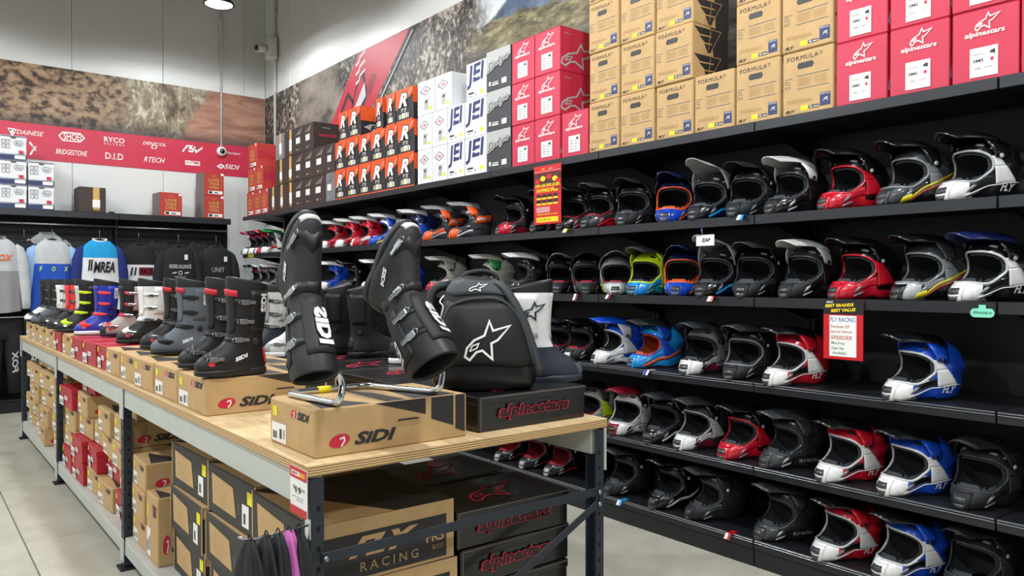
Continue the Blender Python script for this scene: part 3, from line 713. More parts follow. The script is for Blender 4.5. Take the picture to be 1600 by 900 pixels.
def shell(k_out, k_in, N, Mv, port_sc, matfn):
    th = np.linspace(-math.pi, math.pi, N, endpoint=False); v = np.linspace(0, 1, Mv) ** .95
    TH, V = np.meshgrid(th, v); B = phb(th)[None, :]; PH = B + (math.pi / 2 - .02 - B) * V
    faces = []; fm = []
    f = portf(TH, PH, port_sc); inside = f < 1
    keep = []
    for i in range(Mv - 1):
        for j in range(N):
            j2 = (j + 1) % N; q = [(i, j), (i, j2), (i + 1, j2), (i + 1, j)]
            if sum(inside[a] for a in q) >= 3: continue
            keep.append(q)
    for q in keep:            # pull boundary vertices onto the port curve
        for a in q:
            if inside[a]:
                
                for _ in range(6):
                    s = max(float(portf(TH[a], PH[a], port_sc)), 1e-6) ** (-1 / 2.7); TH[a] *= s; PH[a] = PC + (PH[a] - PC) * s
                inside[a] = False; f[a] = 1
    P = hs(TH, PH, k_out).reshape(-1, 3); mb = MB(); idx = lambda a: a[0] * N + a[1]
    allv = [tuple(p) for p in P]; n0 = len(allv)
    Q = [tuple(idx(a) for a in q) for q in keep]
    Q.append(tuple((Mv - 1) * N + j for j in range(N)))
    fmi = [matfn(float(np.mean([abs(TH[a]) for a in q])), float(np.mean([PH[a] for a in q])), float(np.mean([V[a] for a in q]))) for q in keep] + [0]
    mb.v = allv
    for q, m in zip(Q, fmi): mb.f.append(q); mb.m.append(m); mb.sm.append(True)
    if k_in:
        mb.v += [tuple(p) for p in (P * (k_in / k_out))]
        for q in Q: mb.f.append(tuple(i + n0 for i in q[::-1])); mb.m.append(5); mb.sm.append(True)
        ec = {}
        for q in Q:
            for a, b in zip(q, q[1:] + q[:1]): ec[(a, b)] = 1
        for (a, b) in list(ec):
            if (b, a) not in ec: mb.f.append((b, a, a + n0, b + n0)); mb.m.append(5); mb.sm.append(True)
    # drop unused verts
    used = sorted({i for q in mb.f for i in q}); mp = {u: i for i, u in enumerate(used)}
    mb.v = [mb.v[u] for u in used]; mb.f = [tuple(mp[i] for i in q) for q in mb.f]
    return mb
def region(t, ph, v):
    """0 crown, 1 cheek plate, 2 chin front, 3 side below port, 4 lower band"""
    if t < .50 and ph < -.30: return 2
    if v < .10 or (t < 1.15 and ph < -.25): return 4
    return 0
inner = M('helmet_inner', '#101113', .7); dummy = M('helmet_dummy', '#222222')
SH_ME = shell(1.0, .93, 100, 46, 1.0, region).mesh('shell', [dummy] * 5 + [inner])
LN_ME = shell(.88, 0, 56, 26, .86, lambda t, p, v: 1 if (t < 1.25 and p < -.18) else 0).mesh('liner', [inner, inner])
def surf_quad(mb, a, b, c, d, n, m, off, mi=0, thick=0.0, side=1):
    """bilinear patch in (th, ph) laid on the shell"""
    a, b, c, d = [np.array(x, float) for x in (a, b, c, d)]; G = []
    for i in range(m + 1):
        t = i / m; p = a + (d - a) * t; q = b + (c - b) * t
        L = np.array([p + (q - p) * (j / n) for j in range(n + 1)]); G.append(hs(L[:, 0] * side, L[:, 1], 1 + off / .16))
    G = np.array(G); mb.grid(G, mi, True, thick, flip=side < 0)
def port_trim():
    t = np.linspace(0, 2 * math.pi, 56, endpoint=False); P = []
    for a in t:
        c, s = math.cos(a), math.sin(a); e = 2 / 2.7
        th = PA * math.copysign(abs(c) ** e, c); ph = PC + (PU if s > 0 else float(pdn(th))) * math.copysign(abs(s) ** e, s)
        P.append(tuple(hs(th, ph, .985)))
    return MB().tube(P, .0062, 6, closed=True)
TR_ME = port_trim().mesh('port_trim', [dummy])
def peak_mesh(lift=0.0, tip=.275):
    mb = MB(); G = []
    for v in np.linspace(0, 1, 12):
        x = -.045 + (tip + .045) * v; z = .150 + (.062 + lift) * v - .052 * v * v
        w = .078 + .034 * math.sin(math.pi * min(1, v * 1.15) ** .8) - .012 * v; d = .055 - .024 * v; row = []
        for s in np.linspace(-1, 1, 17):
            xx = x - .045 * v * abs(s) ** 3; zz = z - d * abs(s) ** 2.3 - .006 * (abs(abs(s) - .45) < .07) * (v < .9)
            row.append((xx, s * w, zz))
        G.append(row)
    mb.grid(G, 0, True, .0045)
    for sd in (-1, 1):      # side arms down to the pivots
        A = []
        for v in (.12, .22, .32, .42, .52):
            e = Vector(G[round(v * 11)][16 if sd > 0 else 0]); pv = Vector((.005 + (v - .12) * .13, sd * .1285, .028 + .03 * (v - .12)))
            A.append([tuple(e.lerp(pv, t) + Vector((0, sd * .012 * math.sin(math.pi * t), 0))) for t in (0, .33, .66, 1)])
        mb.grid(A, 1, True, .0045, flip=sd > 0)
    return mb
PK_ME = {k: peak_mesh(*a).mesh('visor_peak', [dummy, dummy]) for k, a in dict(n=(0, .255), u=(.055, .255), s=(.01, .225)).items()}
def pivots():
    r = []
    for sd in (-1, 1):
        T = Matrix.Translation((.03, sd * .128, .045)) @ Matrix.Rotation(-sd * math.pi / 2, 4, 'X')
        r.append(MB().lathe([(.011, 0), (.011, .005), (.007, .008), (0, .008)], 12, mat=T).mesh('pivot_screw', [dummy]))
    return r
SC_ME = pivots()
def vents():
    mb = MB()
    surf_quad(mb, (-.16, -.60), (.16, -.60), (.22, -.33), (-.22, -.33), 6, 5, .006, 0, .008)
    return mb.mesh('mouth_vent', [dummy])
VT_ME = vents()
def vent_core():
    mb = MB()
    surf_quad(mb, (-.08, -.575), (.08, -.575), (.13, -.48), (-.13, -.48), 4, 2, .0085, 0, .003); surf_quad(mb, (-.14, -.45), (.14, -.45), (.12, -.37), (-.12, -.37), 4, 2, .0085, 0, .003)
    return mb.mesh('vent_mesh', [dummy])
VC_ME = vent_core()
def side_vents():
    mb = MB()
    for sd in (-1, 1):
        surf_quad(mb, (.46, -.56), (.54, -.57), (.66, -.47), (.56, -.46), 3, 2, .004, 0, .005, sd)
        surf_quad(mb, (.42, -.67), (.66, -.69), (.70, -.64), (.46, -.62), 3, 2, .004, 0, .005, sd)
    return mb.mesh('side_vent', [dummy])
SV_ME = side_vents()
def crown_vents():
    mb = MB()
    for sd in (-1, 1):
        for t0, p0 in ((.5, .72), (1.0, .60)): surf_quad(mb, (t0, p0), (t0 + .3, p0 - .05), (t0 + .34, p0 + .03), (t0 + .06, p0 + .08), 3, 1, .004, 0, .005, sd)
    return mb.mesh('crown_vent', [dummy])
CV_ME = crown_vents()
def on_shell_text(s, th0, th1, ph0, ph1, sides=(-1, 1), **k):
    v, f = text2d(s, **k); mb = MB()
    for sd in sides:
        u = v[:, 0] if sd > 0 else 1 - v[:, 0]
        # reading direction runs to the viewer's right on either side
        th = (th0 + (th1 - th0) * u) * sd; ph = ph0 + (ph1 - ph0) * v[:, 1]
        mb.add([tuple(p) for p in hs(th, ph, 1.012)], [q if sd < 0 else q for q in f])
    return mb
FLY_ME = on_shell_text('FLY', 1.40, 2.05, -.80, -.56, shear=.3, bold=.03).mesh('lettering', [dummy])
FLYR_ME = on_shell_text('FLY RACING', 1.0, 2.1, -.78, -.67, bold=.02).mesh('lettering', [dummy])
ALP_ME = on_shell_text('alpinestars', .62, 1.7, -.76, -.60, bold=.03).mesh('lettering', [dummy])
def plates():
    CKs, SPs = [], []
    for sd in (-1, 1):
        ck = MB(); sp = MB()
        surf_quad(ck, (1.145, -.02), (1.56, .02), (1.30, .36), (1.00, .34), 6, 6, .0022, 0, .002, sd); surf_quad(ck, (1.20, -.60), (2.10, -.52), (1.56, .02), (1.145, -.02), 9, 8, .0022, 0, .002, sd)
        surf_quad(sp, (.52, -.56), (1.22, -.60), (1.12, -.30), (.60, -.40), 8, 4, .0016, 0, .0015, sd)
        CKs.append(ck.mesh('cheek_plate', [dummy])); SPs.append(sp.mesh('side_panel', [dummy]))
    return CKs, SPs
CK_ME, SP_ME = plates()
def stripes(lst):
    mb = MB()
    for q, mi in lst:
        for sd in (-1, 1): surf_quad(mb, *q, 12, 2, .0046, mi, .002, sd)
    return mb
ST_ME = stripes([([(.34, -.66), (.6, -.70), (.62, -.54), (.45, -.54)], 0), ([(.6, -.66), (1.5, -.36), (1.5, -.28), (.6, -.60)], 0), ([(1.5, -.36), (2.3, .02), (2.3, .08), (1.5, -.28)], 0),
                 ([(.55, -.74), (1.5, -.52), (1.5, -.42), (.55, -.67)], 1), ([(1.5, -.52), (2.3, -.1), (2.3, -.01), (1.5, -.42)], 1), ([(1.9, .34), (2.6, .30), (2.6, .34), (1.9, .40)], 1)]).mesh('stripe_graphic', [dummy, dummy])
SW_ME = stripes([([(.42, -.70), (1.5, -.64), (1.5, -.52), (.42, -.60)], 0), ([(1.5, -.64), (2.3, -.34), (2.3, -.22), (1.5, -.52)], 0)]).mesh('stripe_graphic', [dummy, dummy])
CB_ME = stripes([([(1.4, -.2), (2.5, -.1), (2.7, .35), (1.6, .3)], 0), ([(1.7, .0), (2.2, .04), (2.2, .2), (1.75, .18)], 1), ([(.4, -.70), (1.3, -.68), (1.3, -.55), (.4, -.60)], 1)]).mesh('stripe_graphic', [dummy, dummy])
WL_ME = stripes([([(.42, -.645), (1.3, -.625), (1.3, -.60), (.42, -.61)], 0), ([(1.3, -.625), (2.25, -.50), (2.25, -.478), (1.3, -.60)], 0)]).mesh('stripe_graphic', [dummy, dummy])
HC = dict(k=('#0d0e10', .28), K=('#141618', .62), g=('#2e3135', .45), s=('#7c7f82', .35), S=('#a9acae', .35), w=('#e6e6e4', .3), W=('#c8cac8', .35), r=('#c3142a', .25), R=('#7d1220', .35), b=('#1546b8', .25),
          B=('#16224f', .3), c=('#1f8fd6', .28), o=('#e2571f', .35), y=('#c8e21c', .35), Y=('#d9c91a', .4), m=('#6d1730', .35), G=('#1f7a3a', .4), p=('#b5276f', .35), O=('#8f3a1c', .45), t=('#8a8b80', .4), T=('#1f9f9a', .3))
def hm(ch):
    c, r = HC[ch]; return M('helmet_' + {'k': 'gloss_black', 'K': 'matte_black', 'g': 'graphite', 's': 'grey', 'S': 'silver', 'w': 'white', 'W': 'off_white', 'r': 'red', 'R': 'deep_red', 'b': 'blue', 'B': 'navy', 'c': 'azure', 'o': 'orange', 'y': 'lime', 'Y': 'yellow', 'm': 'burgundy', 'G': 'green', 'p': 'pink', 'O': 'rust', 't': 'putty', 'T': 'teal'}[ch], c, r, 0, .05, 14, coat=0.0 if ch == 'K' else .7)
def setm(o, mats):
    for i, m in enumerate(mats):
        if m is None: continue
        s = o.material_slots[i]; s.link = 'OBJECT'; s.material = m
def helmet(row, px, ang, cols, peak, label, trim='g', liner='gg', vent='K', text=None, tcol='w', stripe=None, pk='n', dx=.0, scale=.93, vc='g', sv='s'):
    """cols: crown, cheek, chin, side, band; peak: plate + arms; ang: turn away from the viewer towards picture left"""
    xh = GX + .215 + dx; yh = yx(px, xh); d = np.array([xh, yh]); d /= np.linalg.norm(d); L = np.array([-d[1], d[0]]); a = math.radians(ang)
    fdir = -d * math.cos(a) + L * math.sin(a); rz = math.atan2(fdir[1], fdir[0])
    o = tag(empty('motocross_helmet', (xh, yh, SHZ[row] + .0006 - ZB * scale), rz), label, 'helmet', 'motocross helmets on the black shelves'); o.scale = (scale,) * 3
    s = link('shell', SH_ME, o); setm(s, [hm(c) for c in cols])
    for q1, q2 in zip(CK_ME, SP_ME): setm(link('cheek_plate', q1, o), [hm(cols[1])]); setm(link('side_panel', q2, o), [hm(cols[3])])
    l = link('liner', LN_ME, o); setm(l, [M('liner_' + liner[0], {'g': '#34373b', 'r': '#8d1524', 'o': '#b5481a'}[liner[0]], .9), M('liner_' + liner[1], {'g': '#34373b', 'r': '#8d1524', 'o': '#b5481a'}[liner[1]], .9)])
    t = link('port_trim', TR_ME, o); setm(t, [hm(trim)])
    p = link('visor_peak', PK_ME[pk], o); setm(p, [hm(peak[0]), hm(peak[1])])
    for q in SC_ME: setm(link('pivot_screw', q, p), [hm('k') if peak[1] not in 'kK' else hm('S')])
    v = link('mouth_vent', VT_ME, o); setm(v, [hm(cols[2] if vent == '=' else vent)]); setm(link('vent_mesh', VC_ME, v), [hm(vc)])
    setm(tag(link('side_vent', SV_ME, o), kind='stuff'), [hm(sv)]); setm(tag(link('crown_vent', CV_ME, o), kind='stuff'), [hm('K' if cols[0] not in 'kK' else 's')])
    if text: setm(tag(link('lettering', {'fly': FLY_ME, 'flyr': FLYR_ME, 'alp': ALP_ME}[text], o), kind='stuff'), [hm(tcol)])
    if stripe: setm(tag(link('stripe_graphic', {'st': ST_ME, 'sw': SW_ME, 'cb': CB_ME, 'wl': WL_ME}[stripe[:2]], o), kind='stuff'), [hm(stripe[2]), hm(stripe[3])])
    return o
T = 'on the {} helmet shelf'
def rown(r): return ['', 'top helmet shelf', 'second helmet shelf', 'middle helmet shelf', 'fourth helmet shelf', 'bottom helmet shelf'][r]
H = helmet
# --- top helmet shelf
H(1, 1538, 48, 'kwwKk', 'kk', 'black and white helmet at the picture edge on the top helmet shelf', 'S', vent='=', stripe='wlww', vc='g', text='fly')
H(1, 1438, 48, 'gsgkk', 'kk', 'grey helmet with yellow and orange stripes on the top helmet shelf', 's', vent='g', stripe='stYO')
H(1, 1340, 48, 'krrrr', 'kk', 'glossy red helmet with black peak on the top helmet shelf', 'r', vent='=', sv='s')
H(1, 1250, 45, 'kkkkk', 'Ww', 'black helmet with white peak on the top helmet shelf', 'g', vent='K', sv='S')
H(1, 1178, 32, 'KgKKK', 'KK', 'matte black helmet beside the white-peaked one on the top helmet shelf', 'g')
H(1, 1118, 36, 'kkkkB', 'SS', 'black helmet with raised silver peak on the top helmet shelf', 'g', stripe='swcS', pk='u')
H(1, 1058, 20, 'BBbbb', 'BB', 'navy and bright blue helmet with orange eye opening on the top helmet shelf', 'o', 'go', vent='=', stripe='swoW')
H(1, 996, 28, 'KKKgK', 'Kg', 'matte graphite helmet beside the navy one on the top helmet shelf', 'g')
H(1, 948, 44, 'kkggr', 'gk', 'black helmet with red cheek pads behind the poster, closest to the graphite one', 'k', 'gr', stripe='swrr')
H(1, 908, 44, 'kkkgr', 'kk', 'black helmet with red cheek pads right beside the hanging poster', 'k', 'gr')
H(1, 868, 48, 'kkkgR', 'kk', 'black and red helmet half hidden behind the hanging poster', 'k', 'gr')
H(1, 815, 56, 'KkrgR', 'kk', 'black helmet with red chin vent on the corner side of the hanging poster', 'k', 'gr', vent='r')
H(1, 742, 80, 'ggogg', 'so', 'grey and orange helmet nearer the hanging poster on the top helmet shelf', 'k', vent='o', stripe='cboS', dx=-.02)
H(1, 700, 80, 'ggoog', 'so', 'grey and orange helmet behind the toe of the second upturned boot', 'k', vent='o', stripe='cbos', dx=-.02)
H(1, 660, 76, 'Bbwbb', 'WB', 'blue helmet with white peak hidden behind the second upturned boot', 'k', vent='w')
H(1, 612, 76, 'wwbbb', 'Wb', 'white and blue helmet with orange side disc on the top helmet shelf', 'b', vent='b', stripe='cboY')
H(1, 582, 76, 'rrrwr', 'Wr', 'red helmet with white peak, third from the first upturned boot', 'r', vent='w')
H(1, 556, 76, 'rrwrR', 'Wr', 'red and white helmet, second from the first upturned boot', 'r', vent='w')
H(1, 530, 76, 'rRwrr', 'WR', 'red helmet with white peak touching the first upturned boot in view', 'r', vent='w')
for px, c, pkc, n in ((434, 'gwwrw', 'GW', 'green and white'), (424, 'rwrww', 'rW', 'red and cream'), (414, 'pRwww', 'kr', 'crimson and white'), (404, 'pkwpw', 'pk', 'magenta and white')):
    H(1, px, 70, c, pkc, n + ' helmet at the corner end of the top helmet shelf', 'k', vent='w')
# --- second helmet shelf
H(2, 1560, 48, 'kwwkk', 'Bk', 'white and black helmet with navy peak on the second helmet shelf', 'W', vent='=', stripe='wlww', vc='g', text='fly')
H(2, 1462, 48, 'gsSsk', 'kg', 'silver grey helmet with yellow and orange stripes on the second helmet shelf', 's', vent='k', stripe='stYO')
H(2, 1358, 48, 'krrrr', 'kk', 'glossy red helmet with black peak on the second helmet shelf', 'r', vent='=')
H(2, 1270, 40, 'KkKkk', 'WW', 'black helmet with pale grey-white peak on the second helmet shelf', 'g', vent='K', sv='S')
H(2, 1188, 28, 'kKKgk', 'gk', 'gloss black helmet above the black open-port one on the second helmet shelf', 'g')
H(2, 1128, 34, 'kkkkB', 'SS', 'black helmet with raised silver-blue peak on the second helmet shelf', 'g', stripe='swcb', pk='u')
H(2, 1070, 14, 'BBbbb', 'BB', 'navy and blue helmet with orange eye opening on the second helmet shelf', 'o', 'go', vent='=', stripe='swoW')
H(2, 1018, 34, 'yyccT', 'gy', 'lime yellow and azure helmet on the second helmet shelf', 'y', vent='=', text='flyr', tcol='k')
H(2, 963, 2, 'ssSsy', 'ss', 'silver grey helmet with lime chin stripe facing outwards', 's', 'gr', vent='W', stripe='swyy', pk='s', scale=.86)
H(2, 917, 2, 'KKKKK', 'KK', 'matte black helmet facing outwards between two grey ones', 'g', 'gr', pk='s', scale=.86)
H(2, 879, 12, 'kkkkk', 'tt', 'black helmet with putty grey peak facing outwards behind the white boot', 'k', 'gr', text='alp', pk='s', scale=.86)
H(2, 832, 74, 'kkkkk', 'Wk', 'black helmet with white peak above the white boot', 'k', text='alp')
H(2, 778, 84, 'ttgGG', 'tG', 'putty grey and green helmet behind the backpack', 't', vent='G')
H(2, 706, 80, 'ttrwr', 'tt', 'putty grey helmet with red and white chin beside the second upturned boot', 't', vent='r')
H(2, 640, 76, 'bbwbb', 'wb', 'blue and white helmet behind the second upturned boot on the second helmet shelf', 'b', vent='w')
H(2, 598, 76, 'kbwbb', 'wb', 'blue and white helmet half way between the upturned boots', 'b', vent='w')
H(2, 560, 70, 'kkkkk', 'kk', 'black helmet between two blue and white ones on the second helmet shelf', 'k')
H(2, 530, 76, 'bbwbb', 'wb', 'blue and white helmet nearest the first upturned boot on the second helmet shelf', 'b', vent='w')
for px, c, pkc, n in ((433, 'sWssg', 'Wk', 'grey and cream'), (421, 'sWwsg', 'WR', 'cream and maroon'), (408, 'RWwss', 'kW', 'white and maroon')):
    H(2, px, 70, c, pkc, n + ' helmet at the corner end of the second helmet shelf', 'k', vent='w')
# --- middle helmet shelf
H(3, 1452, 50, 'bwwkb', 'kb', 'blue and white helmet standing alone on the middle helmet shelf', 'W', vent='=', stripe='wlww', vc='g', text='fly', dx=-.04)
H(3, 1253, 52, 'rwwkr', 'kr', 'red and white helmet beside the handwritten sign on the middle helmet shelf', 'W', vent='=', stripe='wlww', vc='g', text='fly', dx=-.03)
H(3, 1175, 34, 'KgKgK', 'gk', 'graphite helmet next to the red and white one on the middle helmet shelf', 's')
H(3, 1106, 38, 'sswSm', 'gg', 'grey and white helmet with burgundy chin edge on the middle helmet shelf', 'k', vent='w', sv='k', vc='g')
H(3, 1032, 58, 'cbccc', 'Kb', 'bright blue and orange helmet on the middle helmet shelf', 'b', 'oo', vent='=', stripe='swoo')
H(3, 974, 64, 'bWwww', 'bW', 'white helmet with blue crown on the middle helmet shelf', 'W', vent='=', text='flyr', tcol='k')
H(3, 916, 40, 'KkKgK', 'kk', 'black helmet with red cheek pads beside the white one on the middle helmet shelf', 'g', 'gr', vc='W', scale=.86)
H(3, 880, 34, 'KkKgK', 'gk', 'black helmet with red cheek pads behind the white boot on the middle helmet shelf', 'g', 'gr', vc='W', scale=.86)
# --- fourth helmet shelf
H(4, 1548, 30, 'KgKKK', 'KK', 'matte dark helmet at the picture edge on the fourth helmet shelf', 'g', sv='s', dx=.03)
H(4, 1440, 46, 'bwwkb', 'kb', 'blue and white helmet on the fourth helmet shelf', 'W', vent='=', stripe='wlww', vc='g', text='fly', dx=-.02)
H(4, 1338, 48, 'rwwkr', 'kr', 'red and white helmet on the fourth helmet shelf', 'W', vent='=', stripe='wlww', vc='g', text='fly', dx=-.02)
H(4, 1247, 52, 'KKggK', 'gg', 'matte graphite helmet beside the red and white one on the fourth helmet shelf', 'g', vent='g', text='flyr', tcol='S', sv='S')
H(4, 1174, 46, 'krrrr', 'kk', 'glossy red helmet on the fourth helmet shelf', 'r', vent='=')
H(4, 1102, 46, 'gWwWm', 'gk', 'white helmet with black crown and burgundy edge on the fourth helmet shelf', 'S', vent='w', vc='g', sv='k')
H(4, 1048, 40, 'kkkkk', 'gk', 'gloss black helmet with white chin stripe on the fourth helmet shelf', 'k', vent='k', stripe='swWW')
H(4, 990, 40, 'wwwww', 'Rk', 'white helmet with dark red mouth vent on the fourth helmet shelf', 'W', vent='R', vc='k', text='flyr', tcol='k', sv='k')
H(4, 934, 50, 'tyySy', 'kg', 'grey and lime helmet next to the table corner on the fourth helmet shelf', 'S', 'gr', vent='y')
for i, (px, n) in enumerate(((888, 'nearest the table post'), (848, 'middle one of three'), (808, 'furthest from the table post'))):
    H(5, px, 50, 'kkkkk', 'kk', 'black helmet with red lettering under the tabletop, ' + n, 'k', 'rr', vent='g', text='alp', tcol='r', vc='S', scale=.86)
# --- bottom helmet shelf
H(5, 1538, 30, 'KgKKK', 'KK', 'dark helmet at the picture corner on the bottom helmet shelf', 'g', dx=.03)
H(5, 1432, 46, 'bwwkb', 'kb', 'blue and white helmet on the bottom helmet shelf', 'W', vent='=', stripe='wlww', vc='g', text='fly', dx=-.02)
H(5, 1332, 48, 'rwwkr', 'kr', 'red and white helmet on the bottom helmet shelf', 'W', vent='=', stripe='wlww', vc='g', text='fly', dx=-.02)
H(5, 1238, 52, 'KKggK', 'gg', 'matte graphite helmet beside the red and white one on the bottom helmet shelf', 'g', vent='g', text='flyr', tcol='S', sv='S')
H(5, 1128, 60, 'KKKgK', 'KK', 'large matte black helmet with silver screw on the bottom helmet shelf', 'g', dx=-.01)
H(5, 1060, 46, 'kkkkk', 'kk', 'gloss black helmet with white chin stripe on the bottom helmet shelf', 'k', vent='k', stripe='swWW')
H(5, 990, 52, 'KKKgK', 'gK', 'matte black helmet next to the table post on the bottom helmet shelf', 'g')
# ================================================================== DISPLAY TABLE (long-span rack bench)
TX0, TX1, TZ = .89, 2.09, .98; TY = [2.02, 4.36, 6.50, 8.60]
def plymat():
    k = NT('plywood'); v = k.obj(); X, Y, Z = k.sep(v)
    a = k.noise(k.obj((14, 1.2, 1)), 3.2, 5, .6, .8); col = k.ramp(a, [(.3, '#c9a873'), (.5, '#dcc093'), (.7, '#e6cfa6')])
    w = k.n('TexWave', i_Scale=42.0, i_Distortion=.6, bands_direction='Z'); k.link(v, w.inputs['Vector'])
    edge = k.ramp(w.outputs[0], [(.35, '#8f6c40'), (.6, '#d8b988')])
    g = k.n('NewGeometry'); nz = k.sep(g.outputs['Normal'])[2]
    col = k.mix(k.math('GREATER_THAN', k.math('ABSOLUTE', nz), .7), edge, col)
    k.link(col, k.b.inputs['Base Color']); k.b.inputs['Roughness'].default_value = .55; return k.m
PLY = plymat(); beamm = M('beam_white', '#b9bdb6', .5, var=.05, scale=4); postm = M('post_slate', '#232a33', .5); 
bench = tag(empty('display_bench', (0, 0, 0)), 'long rack bench with plywood top carrying boots and cartons', 'table')
for a, b in zip(TY[:-1], TY[1:]):
    part('plywood_top', MB().box(((TX0 + TX1) / 2, (a + b) / 2, TZ - .0165), (TX1 - TX0, b - a - .004, .033), .0015), PLY, bench)
    for x in (TX0 + .035, TX1 - .035):
        part('side_beam', MB().box((x, (a + b) / 2, TZ - .033 - .052), (.045, b - a - .06, .10), .004), beamm, bench)
        part('lower_beam', MB().box((x, (a + b) / 2, .115), (.045, b - a - .06, .075), .004), beamm, bench)
    part('lower_board', MB().box(((TX0 + TX1) / 2, (a + b) / 2, .162), (TX1 - TX0 - .03, b - a - .07, .016), .001), M('board_white', '#bdbab2', .6), bench)
for j, y in enumerate(TY):
    yy = y + (.035 if j == 0 else (-.035 if j == 3 else 0))
    for x, s in ((TX0 + .03, 1), (TX1 - .035, -1)):
        p = MB(); p.box((x - s * .018, yy, TZ / 2 - .01), (.006, .052, TZ - .06), .001); p.box((x, yy - .026, TZ / 2 - .01), (.042, .005, TZ - .06), .001); p.box((x, yy + .026, TZ / 2 - .01), (.042, .005, TZ - .06), .001)
        po = part('post', p, postm, bench)
        h = MB()
        for i in range(14):
            h.box((x + s * .004, yy - .029, .1 + i * .058), (.010, .0016, .014), .0004); h.box((x - s * .0215, yy, .1 + i * .058), (.0016, .012, .014), .0004)
        tag(part('punched_holes', h, M('hole_black', '#07080a', .9), po), kind='stuff')
        part('foot_plate', MB().box((x, yy, .006), (.085, .1, .011), .002), M('foot_black', '#15161a', .6), po)
        for z in (TZ - .115, .10):
            if j == 0 and s > 0 and z > .5: continue
            part('beam_connector', MB().box((x - s * .024, yy, z), (.006, .075, .16 if z > .5 else .12), .002), beamm, po)
def endframe(y):
    for z in (.71, .30): part('cross_brace', MB().box(((TX0 + TX1) / 2, y, z), (TX1 - TX0 - .08, .006, .03), .001), postm, bench)
    d = MB(); a = Vector((TX0 + .06, y - .007, .16)); b = Vector((TX1 - .06, y - .007, .665)); L = (b - a).length
    d.box(tuple((a + b) / 2), (L, .006, .028), .001, rot=Matrix.Rotation(-math.atan2(b.z - a.z, b.x - a.x), 4, 'Y'))
    part('diagonal_brace', d, postm, bench)
    for x, z in ((TX0 + .05, .71), (TX1 - .05, .71), (TX1 - .05, .665), (TX0 + .05, .16)):
        part('bolt', MB().lathe([(0, 0), (.009, 0), (.009, .006), (.004, .009), (0, .009)], 8, mat=Matrix.Translation((x, y - .01, z)) @ Matrix.Rotation(math.pi / 2, 4, 'X')), steel, bench)
endframe(TY[0] + .004)

# ---------------------------------------------------------------- boot cartons
def sidi_logo(c, f, x, y, w, h, swirl=True):
    if swirl:
        c.poly(f, [(x + .15 * w + .15 * w * math.cos(a), y + .5 * h + .46 * h * math.sin(a) + .1 * h * math.cos(a)) for a in np.linspace(0, 6.283, 15)[:-1]], 'red')
        c.stroke(f, [(x + .15 * w, y + .62 * h), (x + .21 * w, y + .72 * h), (x + .22 * w, y + .45 * h), (x + .17 * w, y + .1 * h)], .005, 'white', off=.0018)
    c.text(f, 'SiDI', x + .36 * w, y + .05 * h, .64 * w, .9 * h, 'dark', shear=.3, bold=.045)
def k_sidi(w, d=.54, h=.143, red=False):
    c = Carton(w, d, h, M('carton_deep_red', '#ad1a2c', .45) if red else kraft, 'lid' if red else 'tuck')
    if red:
        c.one('lettering', lambda s: s.text('f', 'SIDI', .45, .4, .3, .2, 'white', bold=.04, shear=.3).text('r', 'SIDI', .1, .35, .25, .3, 'white', bold=.04, shear=.3))
    else:
        c.one('lettering', lambda s: (sidi_logo(s, 'f', .50, .68, .40, .2), sidi_logo(s, 'r', .08, .16, .42, .3)))
        c.one('side_print', lambda s: s.poly('r', [(.36, 1), (.7, 1), (.7, .64)], 'dark', .0008).poly('r', [(.74, 1), (.90, 1), (.90, .30), (.74, .52)], 'dark', .0008)
              .poly('r', [(.915, 1), (.985, 1), (.985, .12), (.915, .22)], 'dark', .0008))
        c.one('handle_slot', lambda s: s.poly('r', [(.5, .52), (.515, .45), (.64, .45), (.66, .52), (.64, .6), (.515, .6)], 'tan', .0012).poly('r', [(.505, .56), (.515, .6), (.64, .6), (.655, .56)], 'dark', .0016))
        c.one('top_print', lambda s: s.poly('t', [(.1, .12), (.95, .05), (.95, .35), (.5, .22)], 'dark', .0006).poly('t', [(.05, .45), (.95, .45), (.95, .58), (.4, .55)], 'dark', .0006).poly('t', [(.05, .68), (.95, .64), (.95, .94), (.5, .9)], 'dark', .0006))
    c.one('label', lambda s: s.rect('f', .05, .06, .34, .42, 'white').rect('f', .08, .12, .1, .16, 'grey', .0014).rect('f', .24, .14, .05, .22, 'black', .0014).rect('f', .32, .16, .04, .2, 'pale', .0014))
    c.one('price_sticker', lambda s: s.rect('f', .08, .62, .1, .22, 'yellow') if not red else s.rect('f', .08, .7, .1, .2, 'yellow'))
    return c
def k_alpflat(w, d=.34, h=.122):     # black boot carton, long side to the front
    c = Carton(w, d, h, M('carton_black', '#121214', .3, coat=.3), 'lid')
    c.one('lettering', lambda s: s.text('f', 'alpinestars', .16, .26, .66, .46, 'red', bold=.07, shear=.18, off=.0034).text('f', 'alpinestars', .172, .285, .638, .41, 'black', off=.0042, bold=.035, shear=.18))
    c.one('emblem', lambda s: star(s, 't', .25, .2, .5, .55, .010, 'red'))
    c.one('edge_print', lambda s: s.stroke('f', [(.012, .03), (.012, .97), (.99, .97)], .0022, 'grey', off=.0036))
    return c
